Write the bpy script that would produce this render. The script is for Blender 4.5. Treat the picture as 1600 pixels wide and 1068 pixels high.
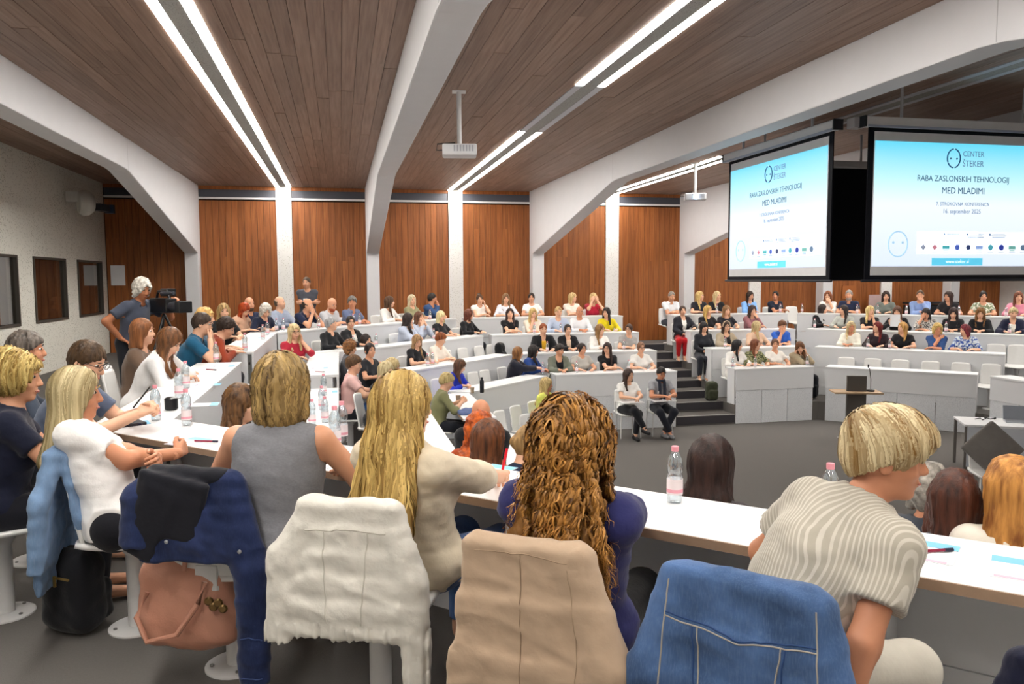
import bpy, math, random
import numpy as np
from mathutils import Matrix, Vector
for _o in list(bpy.data.objects): bpy.data.objects.remove(_o)
SC = bpy.context.scene
COL = SC.collection
rnd = random.Random(7)

# ------------------------------------------------------------------ camera
F_PX, YAW, PITCH, ROLL, EYE = 1219.95, .2159, .0809, -.0052, 1.65
def _cam_axes():
    cy, sy = math.cos(YAW), math.sin(YAW)
    w = np.array([sy*math.cos(PITCH), cy*math.cos(PITCH), -math.sin(PITCH)])
    r = np.array([cy, -sy, 0.]); u = np.cross(r, w)
    return r*math.cos(ROLL)+u*math.sin(ROLL), -r*math.sin(ROLL)+u*math.cos(ROLL), w
CR, CU, CW = _cam_axes()
cam_d = bpy.data.cameras.new('camera'); cam = bpy.data.objects.new('camera', cam_d); COL.objects.link(cam)
cam_d.sensor_fit = 'HORIZONTAL'; cam_d.sensor_width = 36; cam_d.lens = F_PX/1600*36
cam_d.clip_start = .05; cam_d.clip_end = 200
cam.matrix_world = Matrix(((CR[0], CU[0], -CW[0], 0), (CR[1], CU[1], -CW[1], 0), (CR[2], CU[2], -CW[2], EYE), (0, 0, 0, 1)))
SC.camera = cam
# ------------------------------------------------------------------ world, exposure
wd = bpy.data.worlds.new('world'); SC.world = wd; wd.use_nodes = True
wd.node_tree.nodes['Background'].inputs[0].default_value = (.75, .78, .85, 1)
wd.node_tree.nodes['Background'].inputs[1].default_value = .15
SC.view_settings.view_transform = 'Standard'; SC.view_settings.look = 'None'
SC.view_settings.gamma = 1; SC.view_settings.use_curve_mapping = False
SC.view_settings.exposure = 0.0
LED_STRENGTH = 50.0
SC.cycles.use_denoising = True
SC.cycles.max_bounces = 8; SC.cycles.diffuse_bounces = 5; SC.cycles.glossy_bounces = 3
SC.cycles.transmission_bounces = 6; SC.cycles.transparent_max_bounces = 8
SC.cycles.caustics_reflective = False; SC.cycles.caustics_refractive = False
SC.cycles.sample_clamp_indirect = 6.0

def to_world(px, py, z):
    "the point of the photograph's pixel on the level z"
    d = CW + CR*((px-800)/F_PX) + CU*((534-py)/F_PX)
    t = (z-EYE)/d[2]
    return np.array([0, 0, EYE]) + d*t
def at_depth(px, py, dep):
    return np.array([0, 0, EYE]) + (CW + CR*((px-800)/F_PX) + CU*((534-py)/F_PX))*dep
def px_of(P):
    d = np.asarray(P, float)-np.array([0, 0, EYE]); z = d@CW
    return 800+F_PX*(d@CR)/z, 534-F_PX*(d@CU)/z

# ------------------------------------------------------------------ materials
def srgb(c):
    if isinstance(c, str):
        c = c.lstrip('#'); c = [int(c[i:i+2], 16)/255 for i in (0, 2, 4)]
    return tuple((x/12.92 if x <= .04045 else ((x+.055)/1.055)**2.4) for x in c[:3])
MATS = {}
def new_mat(name):
    m = bpy.data.materials.new(name); m.use_nodes = True
    nt = m.node_tree; return m, nt, nt.nodes, nt.links, nt.nodes['Principled BSDF']
def mix_color(N, L, fac, a, b, blend='MIX'):
    x = N.new('ShaderNodeMix'); x.data_type = 'RGBA'; x.blend_type = blend
    for i, v in ((0, fac), (6, a), (7, b)):
        if hasattr(v, 'is_linked'): L.new(v, x.inputs[i])
        elif i == 0: x.inputs[0].default_value = v
        else: x.inputs[i].default_value = (*v[:3], 1)
    return x.outputs[2]
def noise_of(N, L, scale, detail=3, stretch=None, coord='Object', rough=.5):
    tc = N.new('ShaderNodeTexCoord'); n = N.new('ShaderNodeTexNoise')
    n.inputs['Scale'].default_value = scale; n.inputs['Detail'].default_value = detail; n.inputs['Roughness'].default_value = rough
    if stretch:
        mp = N.new('ShaderNodeMapping'); mp.inputs['Scale'].default_value = stretch
        L.new(tc.outputs[coord], mp.inputs[0]); L.new(mp.outputs[0], n.inputs['Vector'])
    else: L.new(tc.outputs[coord], n.inputs['Vector'])
    return n.outputs['Fac']
def ramp(N, L, src, stops):
    r = N.new('ShaderNodeValToRGB'); e = r.color_ramp.elements
    while len(e) < len(stops): e.new(.5)
    for el, (p, c) in zip(e, stops): el.position = p; el.color = (*c[:3], 1)
    L.new(src, r.inputs[0]); return r.outputs[0]
def bump(N, L, B, src, strength, dist=.01):
    b = N.new('ShaderNodeBump'); b.inputs['Strength'].default_value = strength; b.inputs['Distance'].default_value = dist
    L.new(src, b.inputs['Height']); L.new(b.outputs[0], B.inputs['Normal'])
def flat(c, rough=.5, metal=0., var=.06, scale=8., bmp=0., bscale=60., spec=.4):
    "plain surface: colour with slight unevenness, optional fine relief"
    key = ('flat', c, rough, metal, var, scale, bmp, bscale, spec)
    if key in MATS: return MATS[key]
    m, nt, N, L, B = new_mat('surface_%s' % str(c).strip('#')); col = srgb(c)
    f = noise_of(N, L, scale)
    L.new(mix_color(N, L, f, tuple(x*(1-var) for x in col), tuple(min(1, x*(1+var)) for x in col)), B.inputs['Base Color'])
    B.inputs['Roughness'].default_value = rough; B.inputs['Metallic'].default_value = metal
    B.inputs['Specular IOR Level'].default_value = spec
    if bmp: bump(N, L, B, noise_of(N, L, bscale, 4), bmp)
    MATS[key] = m; return m
def cloth(c, c2=None, scale=30., pattern=None, bmp=.25, rough=.85):
    key = ('cloth', c, c2, scale, pattern, bmp)
    if key in MATS: return MATS[key]
    m, nt, N, L, B = new_mat('cloth_%s' % str(c).strip('#')); col = srgb(c)
    f = noise_of(N, L, 14., 4)
    base = mix_color(N, L, f, tuple(x*.86 for x in col), tuple(min(1, x*1.12) for x in col))
    if pattern == 'blobs':
        g = ramp(N, L, noise_of(N, L, scale, 1.5), [(.46, (0, 0, 0)), (.54, (1, 1, 1))])
        base = mix_color(N, L, g, base, srgb(c2))
    elif pattern == 'denim':
        g = noise_of(N, L, 260., 2, (1, 1, .12)); h = noise_of(N, L, 7., 5, (1, 1, .6))
        base = mix_color(N, L, ramp(N, L, h, [(.35, (0, 0, 0)), (.7, (1, 1, 1))]), tuple(x*.68 for x in col), tuple(min(1, x*1.45+.01) for x in col))
        base = mix_color(N, L, ramp(N, L, g, [(.45, (0, 0, 0)), (.75, (.10, .10, .10))]), base, srgb(c2 or '#b8c6da'))
    elif pattern == 'stripes':
        tc = N.new('ShaderNodeTexCoord'); w = N.new('ShaderNodeTexWave'); w.inputs['Scale'].default_value = scale; w.bands_direction = 'Z'
        w.inputs['Distortion'].default_value = 1.2; w.inputs['Detail'].default_value = 1
        L.new(tc.outputs['Object'], w.inputs[0])
        base = mix_color(N, L, w.outputs['Fac'], base, srgb(c2))
    elif pattern == 'swirl':
        tc = N.new('ShaderNodeTexCoord'); w = N.new('ShaderNodeTexWave'); w.inputs['Scale'].default_value = scale
        w.inputs['Distortion'].default_value = 0; nz = N.new('ShaderNodeTexNoise'); nz.inputs['Scale'].default_value = 3.4; nz.inputs['Detail'].default_value = .5
        L.new(tc.outputs['Object'], nz.inputs['Vector']); sc_ = N.new('ShaderNodeVectorMath'); sc_.operation = 'SCALE'; sc_.inputs['Scale'].default_value = .42; L.new(nz.outputs['Color'], sc_.inputs[0])
        ad_ = N.new('ShaderNodeVectorMath'); ad_.operation = 'ADD'; L.new(sc_.outputs[0], ad_.inputs[0]); L.new(tc.outputs['Object'], ad_.inputs[1]); L.new(ad_.outputs[0], w.inputs[0])
        g = ramp(N, L, w.outputs['Fac'], [(.62, (0, 0, 0)), (.8, (1, 1, 1))])
        base = mix_color(N, L, g, base, srgb(c2)); bump(N, L, B, w.outputs['Fac'], .12, .003)
    elif pattern == 'knit':
        w = noise_of(N, L, 90., 2, (1, 1, 2.5)); base = mix_color(N, L, w, base, srgb(c2))
    L.new(base, B.inputs['Base Color']); B.inputs['Roughness'].default_value = rough
    B.inputs['Specular IOR Level'].default_value = .2
    B.inputs['Sheen Weight'].default_value = .15
    if bmp and pattern != 'swirl': bump(N, L, B, noise_of(N, L, 55., 5), bmp, .006)
    MATS[key] = m; return m
def skin_mat(c):
    key = ('skin', c)
    if key in MATS: return MATS[key]
    m, nt, N, L, B = new_mat('skin_%s' % c.strip('#')); col = srgb(c)
    f = noise_of(N, L, 22., 3)
    L.new(mix_color(N, L, f, (col[0]*.93, col[1]*.86, col[2]*.84), tuple(min(1, x*1.06) for x in col)), B.inputs['Base Color'])
    B.inputs['Roughness'].default_value = .5; B.inputs['Specular IOR Level'].default_value = .35
    B.inputs['Subsurface Weight'].default_value = 0.0
    MATS[key] = m; return m
def hair_mat(c, c2=None, curly=False, strands=False):
    key = ('hair', c, c2, curly, strands)
    if key in MATS: return MATS[key]
    m, nt, N, L, B = new_mat('hair_%s' % c.strip('#')); col = srgb(c); hi = srgb(c2) if c2 else tuple(min(1, x*1.7+.015) for x in col)
    f = noise_of(N, L, 30. if curly else 42., 3, None if curly else (1, 1, .12))
    base = mix_color(N, L, ramp(N, L, f, [(.3, (0, 0, 0)), (.72, (1, 1, 1))]), tuple(x*.6 for x in col), hi)
    if strands:
        a = N.new('ShaderNodeAttribute'); a.attribute_name = 'strand'
        base = mix_color(N, L, ramp(N, L, a.outputs['Fac'], [(.0, (0, 0, 0)), (1, (1, 1, 1))]), tuple(x*.72 for x in col), hi)
    L.new(base, B.inputs['Base Color']); B.inputs['Roughness'].default_value = .48; B.inputs['Specular IOR Level'].default_value = .3
    bump(N, L, B, noise_of(N, L, 90. if curly else 160., 3, None if curly else (1, 1, .06)), .22 if strands else .5, .006)
    MATS[key] = m; return m
def emit(c, s):
    key = ('emit', c, s)
    if key in MATS: return MATS[key]
    m, nt, N, L, B = new_mat('light_%s' % str(c).strip('#'))
    B.inputs['Base Color'].default_value = (*srgb(c), 1); B.inputs['Emission Color'].default_value = (*srgb(c), 1); B.inputs['Emission Strength'].default_value = s
    MATS[key] = m; return m
def wood(name, a, b, c, grain, rough=.5, vary=.2):
    "plank wood; tone differs from plank to plank"
    key = ('wood', name)
    if key in MATS: return MATS[key]
    m, nt, N, L, B = new_mat('wood_'+name)
    oi = N.new('ShaderNodeObjectInfo'); tc = N.new('ShaderNodeTexCoord')
    ad = N.new('ShaderNodeVectorMath'); ad.operation = 'ADD'; mul = N.new('ShaderNodeVectorMath'); mul.operation = 'SCALE'
    cb = N.new('ShaderNodeCombineXYZ')
    for i in range(3): L.new(oi.outputs['Random'], cb.inputs[i])
    L.new(cb.outputs[0], mul.inputs[0]); mul.inputs['Scale'].default_value = 37.
    L.new(tc.outputs['Object'], ad.inputs[0]); L.new(mul.outputs[0], ad.inputs[1])
    mp = N.new('ShaderNodeMapping'); mp.inputs['Scale'].default_value = grain; L.new(ad.outputs[0], mp.inputs[0])
    n = N.new('ShaderNodeTexNoise'); n.inputs['Scale'].default_value = 1.; n.inputs['Detail'].default_value = 5; L.new(mp.outputs[0], n.inputs['Vector'])
    g = ramp(N, L, n.outputs['Fac'], [(.25, srgb(a)), (.55, srgb(b)), (.8, srgb(c))])
    hs = N.new('ShaderNodeHueSaturation'); L.new(g, hs.inputs['Color'])
    mr = N.new('ShaderNodeMapRange'); mr.inputs[3].default_value = 1-vary; mr.inputs[4].default_value = 1+vary; L.new(oi.outputs['Random'], mr.inputs[0]); L.new(mr.outputs[0], hs.inputs['Value'])
    L.new(hs.outputs[0], B.inputs['Base Color']); B.inputs['Roughness'].default_value = rough; B.inputs['Specular IOR Level'].default_value = .3
    bump(N, L, B, n.outputs['Fac'], .12, .004)
    MATS[key] = m; return m
def speckled(name, base, dark, scale, lo, hi):
    "panel with small irregular perforations"
    key = ('speck', name)
    if key in MATS: return MATS[key]
    m, nt, N, L, B = new_mat('perforated_'+name)
    tc = N.new('ShaderNodeTexCoord'); v = N.new('ShaderNodeTexVoronoi'); v.feature = 'F1'; v.distance = 'CHEBYCHEV'
    v.inputs['Scale'].default_value = scale; L.new(tc.outputs['Object'], v.inputs['Vector'])
    dens = noise_of(N, L, 1.6, 2)
    mth = N.new('ShaderNodeMath'); mth.operation = 'ADD'; L.new(v.outputs['Distance'], mth.inputs[0])
    m2 = N.new('ShaderNodeMath'); m2.operation = 'MULTIPLY'; m2.inputs[1].default_value = -.18; L.new(dens, m2.inputs[0]); L.new(m2.outputs[0], mth.inputs[1])
    g = ramp(N, L, mth.outputs[0], [(lo, srgb(dark)), (hi, srgb(base))])
    L.new(g, B.inputs['Base Color']); B.inputs['Roughness'].default_value = .75; B.inputs['Specular IOR Level'].default_value = .2
    MATS[key] = m; return m
def glass_mat(tint='#ffffff', rough=.02, alpha=.16):
    key = ('glass', tint, alpha)
    if key in MATS: return MATS[key]
    m, nt, N, L, B = new_mat('clear_'+tint.strip('#'))
    out = N['Material Output']; tr = N.new('ShaderNodeBsdfTransparent'); gl = N.new('ShaderNodeBsdfGlossy'); mx = N.new('ShaderNodeMixShader')
    tr.inputs[0].default_value = (*srgb(tint), 1); gl.inputs['Roughness'].default_value = rough; gl.inputs[0].default_value = (1, 1, 1, 1)
    lw = N.new('ShaderNodeLayerWeight'); lw.inputs[0].default_value = .35
    ml = N.new('ShaderNodeMath'); ml.operation = 'MULTIPLY_ADD'; ml.inputs[1].default_value = .55; ml.inputs[2].default_value = alpha; L.new(lw.outputs['Facing'], ml.inputs[0])
    L.new(ml.outputs[0], mx.inputs[0]); L.new(tr.outputs[0], mx.inputs[1]); L.new(gl.outputs[0], mx.inputs[2]); L.new(mx.outputs[0], out.inputs[0])
    MATS[key] = m; return m

# ------------------------------------------------------------------ mesh helpers
def tag(o, label=None, cat=None, group=None, kind=None):
    for k, v in (('label', label), ('category', cat), ('group', group), ('kind', kind)):
        if v: o[k] = v
    return o
def empty(name, loc=(0, 0, 0), az=0., label=None, cat=None, group=None):
    o = bpy.data.objects.new(name, None); COL.objects.link(o); o.empty_display_size = .1
    o.location = loc; o.rotation_euler = (0, 0, -math.radians(az))
    return tag(o, label, cat, group)
def link(name, me, parent=None, loc=(0, 0, 0), rot=(0, 0, 0)):
    o = bpy.data.objects.new(name, me); COL.objects.link(o); o.location = loc; o.rotation_euler = rot
    if parent is not None: o.parent = parent
    return o
class MB:
    "collects simple solids into one mesh"
    def __init__(s): s.v = []; s.f = []; s.m = []
    def quadsolid(s, pts8, mi=0):
        b = len(s.v); s.v += [tuple(p) for p in pts8]
        for q in ((0, 3, 2, 1), (4, 5, 6, 7), (0, 1, 5, 4), (1, 2, 6, 5), (2, 3, 7, 6), (3, 0, 4, 7)): s.f.append(tuple(b+i for i in q)); s.m.append(mi)
        return s
    def box(s, c, d, mi=0, R=None):
        x, y, z = d[0]/2, d[1]/2, d[2]/2
        P = [(-x, -y, -z), (x, -y, -z), (x, y, -z), (-x, y, -z), (-x, -y, z), (x, -y, z), (x, y, z), (-x, y, z)]
        if R is not None: P = [tuple(R @ Vector(p)) for p in P]
        return s.quadsolid([(p[0]+c[0], p[1]+c[1], p[2]+c[2]) for p in P], mi)
    def prism(s, poly, z0, z1, mi=0):
        "extruded plan outline (counter-clockwise)"
        n = len(poly); b = len(s.v)
        s.v += [(p[0], p[1], z0) for p in poly]+[(p[0], p[1], z1) for p in poly]
        s.f.append(tuple(b+i for i in reversed(range(n)))); s.f.append(tuple(b+n+i for i in range(n)))
        for i in range(n): s.f.append((b+i, b+(i+1) % n, b+n+(i+1) % n, b+n+i))
        s.m += [mi]*(n+2); return s
    def lathe(s, prof, seg=16, c=(0, 0, 0), mi=0, lobes=0, amp=0., lobe_z=0):
        b = len(s.v); n = len(prof)
        for r, z in prof:
            for k in range(seg):
                a = 2*math.pi*k/seg; rr = r*(1+(amp*math.cos(lobes*a) if z < lobe_z else 0))
                s.v.append((c[0]+rr*math.cos(a), c[1]+rr*math.sin(a), c[2]+z))
        for i in range(n-1):
            for k in range(seg):
                s.f.append((b+i*seg+k, b+i*seg+(k+1) % seg, b+(i+1)*seg+(k+1) % seg, b+(i+1)*seg+k)); s.m.append(mi)
        s.f.append(tuple(b+k for k in reversed(range(seg)))); s.m.append(mi)
        s.f.append(tuple(b+(n-1)*seg+k for k in range(seg))); s.m.append(mi)
        return s
    def tube(s, pts, r, seg=8, mi=0):
        pts = [Vector(p) for p in pts]; b = len(s.v); n = len(pts); rs = r if hasattr(r, '__len__') else [r]*n
        for i, p in enumerate(pts):
            t = (pts[min(i+1, n-1)]-pts[max(i-1, 0)]).normalized()
            a = Vector((0, 0, 1)) if abs(t.z) < .9 else Vector((1, 0, 0))
            x = t.cross(a).normalized(); y = t.cross(x)
            for k in range(seg):
                q = 2*math.pi*k/seg; s.v.append(tuple(p+x*(rs[i]*math.cos(q))+y*(rs[i]*math.sin(q))))
        for i in range(n-1):
            for k in range(seg): s.f.append((b+i*seg+k, b+(i+1)*seg+k, b+(i+1)*seg+(k+1) % seg, b+i*seg+(k+1) % seg)); s.m.append(mi)
        s.f.append(tuple(b+k for k in range(seg))); s.m.append(mi)
        s.f.append(tuple(b+(n-1)*seg+k for k in reversed(range(seg)))); s.m.append(mi)
        return s
    def mesh(s, name, mats, smooth=False, bevel=0.):
        me = bpy.data.meshes.new(name); me.from_pydata(s.v, [], s.f)
        for m in (mats if isinstance(mats, (list, tuple)) else [mats]): me.materials.append(m)
        me.polygons.foreach_set('material_index', s.m)
        if smooth: me.polygons.foreach_set('use_smooth', [True]*len(s.f))
        me.update()
        if bevel:
            import bmesh
            bm = bmesh.new(); bm.from_mesh(me); bmesh.ops.remove_doubles(bm, verts=bm.verts, dist=1e-5)
            bmesh.ops.bevel(bm, geom=[e for e in bm.edges if len(e.link_faces) == 2 and e.calc_face_angle(0) > .5], offset=bevel, segments=2, affect='EDGES', profile=.6)
            bm.to_mesh(me); bm.free()
        if smooth and hasattr(me, 'set_sharp_from_angle'): me.set_sharp_from_angle(angle=.7)
        return me
    def build(s, name, mats, parent=None, smooth=False, loc=(0, 0, 0), rot=(0, 0, 0), bevel=0.):
        return link(name, s.mesh(name, mats, smooth, bevel), parent, loc, rot)
def struct(o, label=None, cat=None): return tag(o, label, cat, None, 'structure')
def copy_tree(o, parent=None):
    c = o.copy(); COL.objects.link(c); c.parent = parent
    for ch in list(o.children): copy_tree(ch, c)
    return c
def fast_mesh(name, V, Q, mat, smooth=True, mi=None):
    "mesh from arrays; Q is an (n,4) or (n,3) index array"
    me = bpy.data.meshes.new(name); V = np.asarray(V, np.float32); Qs = [np.asarray(q, np.int32) for q in (Q if isinstance(Q, list) else [Q]) if len(q)]
    flat_ = np.concatenate([q.ravel() for q in Qs]); st = []; o = 0
    for q in Qs: st.append(np.arange(o, o+q.size, q.shape[1], dtype=np.int32)); o += q.size
    st = np.concatenate(st)
    me.vertices.add(len(V)); me.vertices.foreach_set('co', V.ravel())
    me.loops.add(len(flat_)); me.loops.foreach_set('vertex_index', flat_)
    me.polygons.add(len(st)); me.polygons.foreach_set('loop_start', st)
    if smooth: me.polygons.foreach_set('use_smooth', np.ones(len(st), bool))
    for m in (mat if isinstance(mat, (list, tuple)) else [mat]): me.materials.append(m)
    if mi is not None: me.polygons.foreach_set('material_index', np.asarray(mi, np.int32))
    me.update(calc_edges=True); me.validate() if False else None
    return me
# ------------------------------------------------------------------ the room
WALL_Y, NEAR_Y, LEFT_X, RIGHT_X, CEIL = 19.43, -1.12, -5.2, 19.0, 3.85
STEP = .325; TIER_Z = [0., -STEP, -2*STEP, -3*STEP, -1.37]; PITCH_ROW = 1.04
BEAM_X = [-3.31+4.098*k for k in range(-1, 6)]
STRIP_X = [x+2.049 for x in BEAM_X]
AISLE_X = (6.62, 7.92); AISLE_Y = (9.02, 10.26)
def octagon(i):
    L, R, Nn, Fa = -1.11+i, 15.1-i, 1.62+i, 17.75-i
    s = 1.41421*i; a, b, c, d = 4.27+s, 15.1-s, 28.89-s, 9.72-s
    return [(L, a-L), (a-Nn, Nn), (d+Nn, Nn), (R, R-d), (R, c-R), (c-Fa, Fa), (Fa-b, Fa), (L, L+b)]
OCT = [octagon(PITCH_ROW*k) for k in range(4)]
carpet = flat('#686562', .95, var=.10, scale=90., bmp=.3, bscale=300., spec=.1)
riser_m = flat('#454347', .9, var=.1, scale=60., spec=.1)
nosing_m = flat('#a8a6a4', .8, spec=.2)
white_paint = flat('#dcdcde', .6, var=.03, scale=3.)
concrete_white = flat('#d9d9dc', .7, var=.03, scale=5., bmp=.08, bscale=40.)
def ring_polys(outer, inner):
    out = []
    for e in range(8):
        f = (e+1) % 8; out.append([outer[e], outer[f], inner[f], inner[e]])
    return out
def split_keep(poly, ax, lo, hi):
    "the parts of a convex polygon below lo and above hi on one axis"
    def clip(P, keep, val):
        R = []
        for i in range(len(P)):
            a, b = P[i], P[(i+1) % len(P)]; ia, ib = keep(a[ax], val), keep(b[ax], val)
            if ia: R.append(a)
            if ia != ib:
                t = (val-a[ax])/(b[ax]-a[ax]); R.append((a[0]+(b[0]-a[0])*t, a[1]+(b[1]-a[1])*t))
        return R
    return [p for p in (clip(poly, lambda x, v: x <= v, lo), clip(poly, lambda x, v: x >= v, hi)) if len(p) > 2]
v = OCT[0]
outer0 = [(LEFT_X, v[0][1]), (v[1][0], NEAR_Y), (v[2][0], NEAR_Y), (RIGHT_X, v[3][1]), (RIGHT_X, v[4][1]), (v[5][0], WALL_Y), (v[6][0], WALL_Y), (LEFT_X, v[7][1])]
corner0 = {0: (LEFT_X, NEAR_Y), 2: (RIGHT_X, NEAR_Y), 4: (RIGHT_X, WALL_Y), 6: (LEFT_X, WALL_Y)}
def ccw(P):
    return P if sum(P[i][0]*P[(i+1) % len(P)][1]-P[(i+1) % len(P)][0]*P[i][1] for i in range(len(P))) > 0 else P[::-1]
names = ['top', 'second', 'third', 'lowest']
for k in range(4):
    mb = MB(); outer = outer0 if k == 0 else OCT[k-1]; inner = OCT[k]
    for e, poly in enumerate(ring_polys(outer, inner)):
        if k == 0 and e in corner0: poly = [poly[0], corner0[e], poly[1], poly[2], poly[3]]
        parts = split_keep(poly, 0, *AISLE_X) if e == 5 else split_keep(poly, 1, *AISLE_Y) if e == 7 else [poly]
        for p in parts: mb.prism(ccw(p), TIER_Z[k+1]-.3, TIER_Z[k])
    struct(mb.build('floor_tier_%d' % (k+1), carpet), 'grey carpeted %s tier of the seating' % names[k], 'floor')
mb = MB(); mb.prism([(LEFT_X, NEAR_Y), (RIGHT_X, NEAR_Y), (RIGHT_X, WALL_Y), (LEFT_X, WALL_Y)], -1.6, TIER_Z[4])
struct(mb.build('floor', carpet), 'grey carpeted arena floor in the middle of the hall', 'floor')
# stairs down the aisles
def stairs(name, back, label):
    st = struct(empty(name, (0, 0, 0)), label, 'stairs')
    for k in range(4):
        zs = (TIER_Z[k], (TIER_Z[k]+TIER_Z[k+1])/2)
        for h in range(2):
            z = zs[h]; zl = -1.6
            if back:
                y1 = 17.75-PITCH_ROW*k+PITCH_ROW*(2-h)/2; y0 = y1-PITCH_ROW/2
                if k == 0 and h == 0: y1 = WALL_Y
                x0, x1 = AISLE_X
                mb = MB().box(((x0+x1)/2, (y0+y1)/2, (z+zl)/2), (x1-x0, y1-y0, z-zl), 0)
                mb.box(((x0+x1)/2, y0-.004, z-.09), (x1-x0, .006, .15), 1); mb.box(((x0+x1)/2, y0+.012, z+.002), (x1-x0, .04, .006), 2)
            else:
                x1 = -1.11+PITCH_ROW*k-PITCH_ROW*(2-h)/2; x0 = x1; xa = x0+PITCH_ROW/2
                x0 = LEFT_X if (k == 0 and h == 0) else x1
                y0, y1 = AISLE_Y
                mb = MB().box(((x0+xa)/2, (y0+y1)/2, (z+zl)/2), (xa-x0, y1-y0, z-zl), 0)
                mb.box((xa+.004, (y0+y1)/2, z-.09), (.006, y1-y0, .15), 1); mb.box((xa-.012, (y0+y1)/2, z+.002), (.04, y1-y0, .006), 2)
            mb.build('step', [carpet, riser_m, nosing_m], st)
    return st
stairs('floor_stairs_1', True, 'carpeted aisle steps with dark risers between the far desks')
stairs('floor_stairs_2', False, 'carpeted aisle steps through the desks along the panelled side wall')

# back wall: wooden boards, pale trim, dark service slot
wall_wood = wood('wall', '#7a4522', '#95592e', '#a5683a', (26., 26., 1.6), .45, .14)
ceil_wood = wood('ceiling', '#755c4f', '#8c7263', '#9a8171', (34., 1.4, 34.), .5, .14)
slab_m = flat('#8a8078', .9); dark_gap = flat('#2b1c12', .9)
wb = struct(MB().box(((LEFT_X-3+RIGHT_X)/2, WALL_Y+.12, 1.2), (RIGHT_X-LEFT_X+3, .16, 5.6)).build('wall_back', dark_gap), 'wood panelled wall at the far side of the hall', 'wall')
edges_x = sorted([(x-.15, x+.15) for x in BEAM_X]+[(x-.18, x+.18) for x in STRIP_X])+[(RIGHT_X, RIGHT_X+.3)]
spans = [(edges_x[i][1], edges_x[i+1][0]) for i in range(len(edges_x)-1)]
r2 = random.Random(3)
board_me = {}
def board(w, h, d, mat, key):
    k = (key, round(w, 3), round(h, 2))
    if k not in board_me: board_me[k] = MB().box((0, 0, 0), (w, d, h)).mesh('board', mat)
    return board_me[k]
for a, b in spans:
    a, b = max(a, LEFT_X-.1), min(b, RIGHT_X)
    if b-a < .3: continue
    n = max(1, round((b-a)/.148)); w = (b-a)/n
    for i in range(n):
        x = a+w*(i+.5); cuts = [0., 3.5]
        if r2.random() < .55: cuts = [0., r2.choice([1.0, 1.5, 2.1, 2.2, 2.6, 2.9]), 3.5]
        for z0, z1 in zip(cuts, cuts[1:]):
            link('board', board(w-.006, round(z1-z0-.004, 2), .024, wall_wood, 'w'), wb, (x, WALL_Y+.03-r2.random()*.004, (z0+z1)/2))
    MBt = MB().box(((a+b)/2, WALL_Y+.005, 3.555), (b-a, .05, .045))
    MBt.build('picture_rail', flat('#ececec', .4), wb)
    MB().box(((a+b)/2, WALL_Y+.03, 3.665), (b-a, .03, .17)).build('service_slot', flat('#4a4c55', .4), wb)
    MB().box(((a+b)/2, WALL_Y+.02, 3.80), (b-a, .03, .09)).build('top_board', wall_wood, wb)
perf_white = speckled('column', '#ecebe8', '#c2bfb8', 30., .06, .12)
for i, x in enumerate(STRIP_X):
    if LEFT_X+.3 < x < 18.5:
        struct(MB().box((x, WALL_Y-.0, 1.92), (.355, .09, 3.84)).build('trim_%d' % (i+1), perf_white, bevel=.004), 'white perforated panel strip running up the wooden wall', 'wall panel')
# other walls
acoustic = speckled('acoustic', '#eae9e0', '#aaa79b', 30., .06, .15)
wl_parts = MB()
WIN = [(12.72, 14.38), (15.08, 16.72), (17.42, 19.08)]; WZ = (.91, 2.08)
def lw(y0, y1, z0, z1): wl_parts.box((LEFT_X-.08, (y0+y1)/2, (z0+z1)/2), (.16, y1-y0, z1-z0))
lw(NEAR_Y, WALL_Y+.05, WZ[1], CEIL+.1); lw(NEAR_Y, WALL_Y+.05, -.05, WZ[0])
ys = [NEAR_Y]+[y for w_ in WIN for y in w_]+[WALL_Y+.05]
for i in range(0, len(ys), 2): lw(ys[i], ys[i+1], *WZ)
struct(wl_parts.build('wall_left', acoustic), 'pale speckled acoustic side wall with booth windows', 'wall')
frame_m = flat('#4a4640', .5); pane_m = glass_mat('#cfc6b4', .02, .10)
for i, (y0, y1) in enumerate(WIN):
    wn = struct(empty('window_%d' % (i+1), (LEFT_X-.005, (y0+y1)/2, (WZ[0]+WZ[1])/2)), '%s booth window in the speckled side wall' % ['nearest', 'middle', 'farthest'][i], 'window')
    w_, h_ = y1-y0, WZ[1]-WZ[0]; f = MB()
    for s in (-1, 1): f.box((-.02, s*(w_/2-.02), 0), (.10, .04, h_)); f.box((-.02, 0, s*(h_/2-.02)), (.10, w_-.08, .04))
    f.build('window_frame', frame_m, wn)
    MB().box((-.03, 0, 0), (.008, w_-.08, h_-.08)).build('pane', pane_m, wn)
brown_wall = flat('#6b4c30', .8, var=.1)
bw = MB().box((LEFT_X-2.6, 15.4, 1.4), (.1, 8., 3.2)).box((LEFT_X-1.4, 11.4, 1.4), (2.4, .1, 3.2)).box((LEFT_X-1.4, 15.4, 2.9), (2.4, 8., .1)).box((LEFT_X-1.4, 15.4, -.1), (2.4, 8., .1))
struct(bw.build('wall_booth', brown_wall), 'brown inner walls of the booth behind the windows', 'wall')
struct(MB().box(((LEFT_X+RIGHT_X)/2, NEAR_Y-.08, 1.1), (RIGHT_X-LEFT_X+.4, .16, 5.6)).build('wall_near', flat('#e4e0da', .8)), 'wall behind the last row of seats', 'wall')
struct(MB().box((RIGHT_X+.08, (WALL_Y+NEAR_Y)/2, 1.1), (.16, WALL_Y-NEAR_Y+.3, 5.6)).build('wall_right', flat('#e6e4e0', .8)), 'plain wall at the right end of the hall', 'wall')
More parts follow.
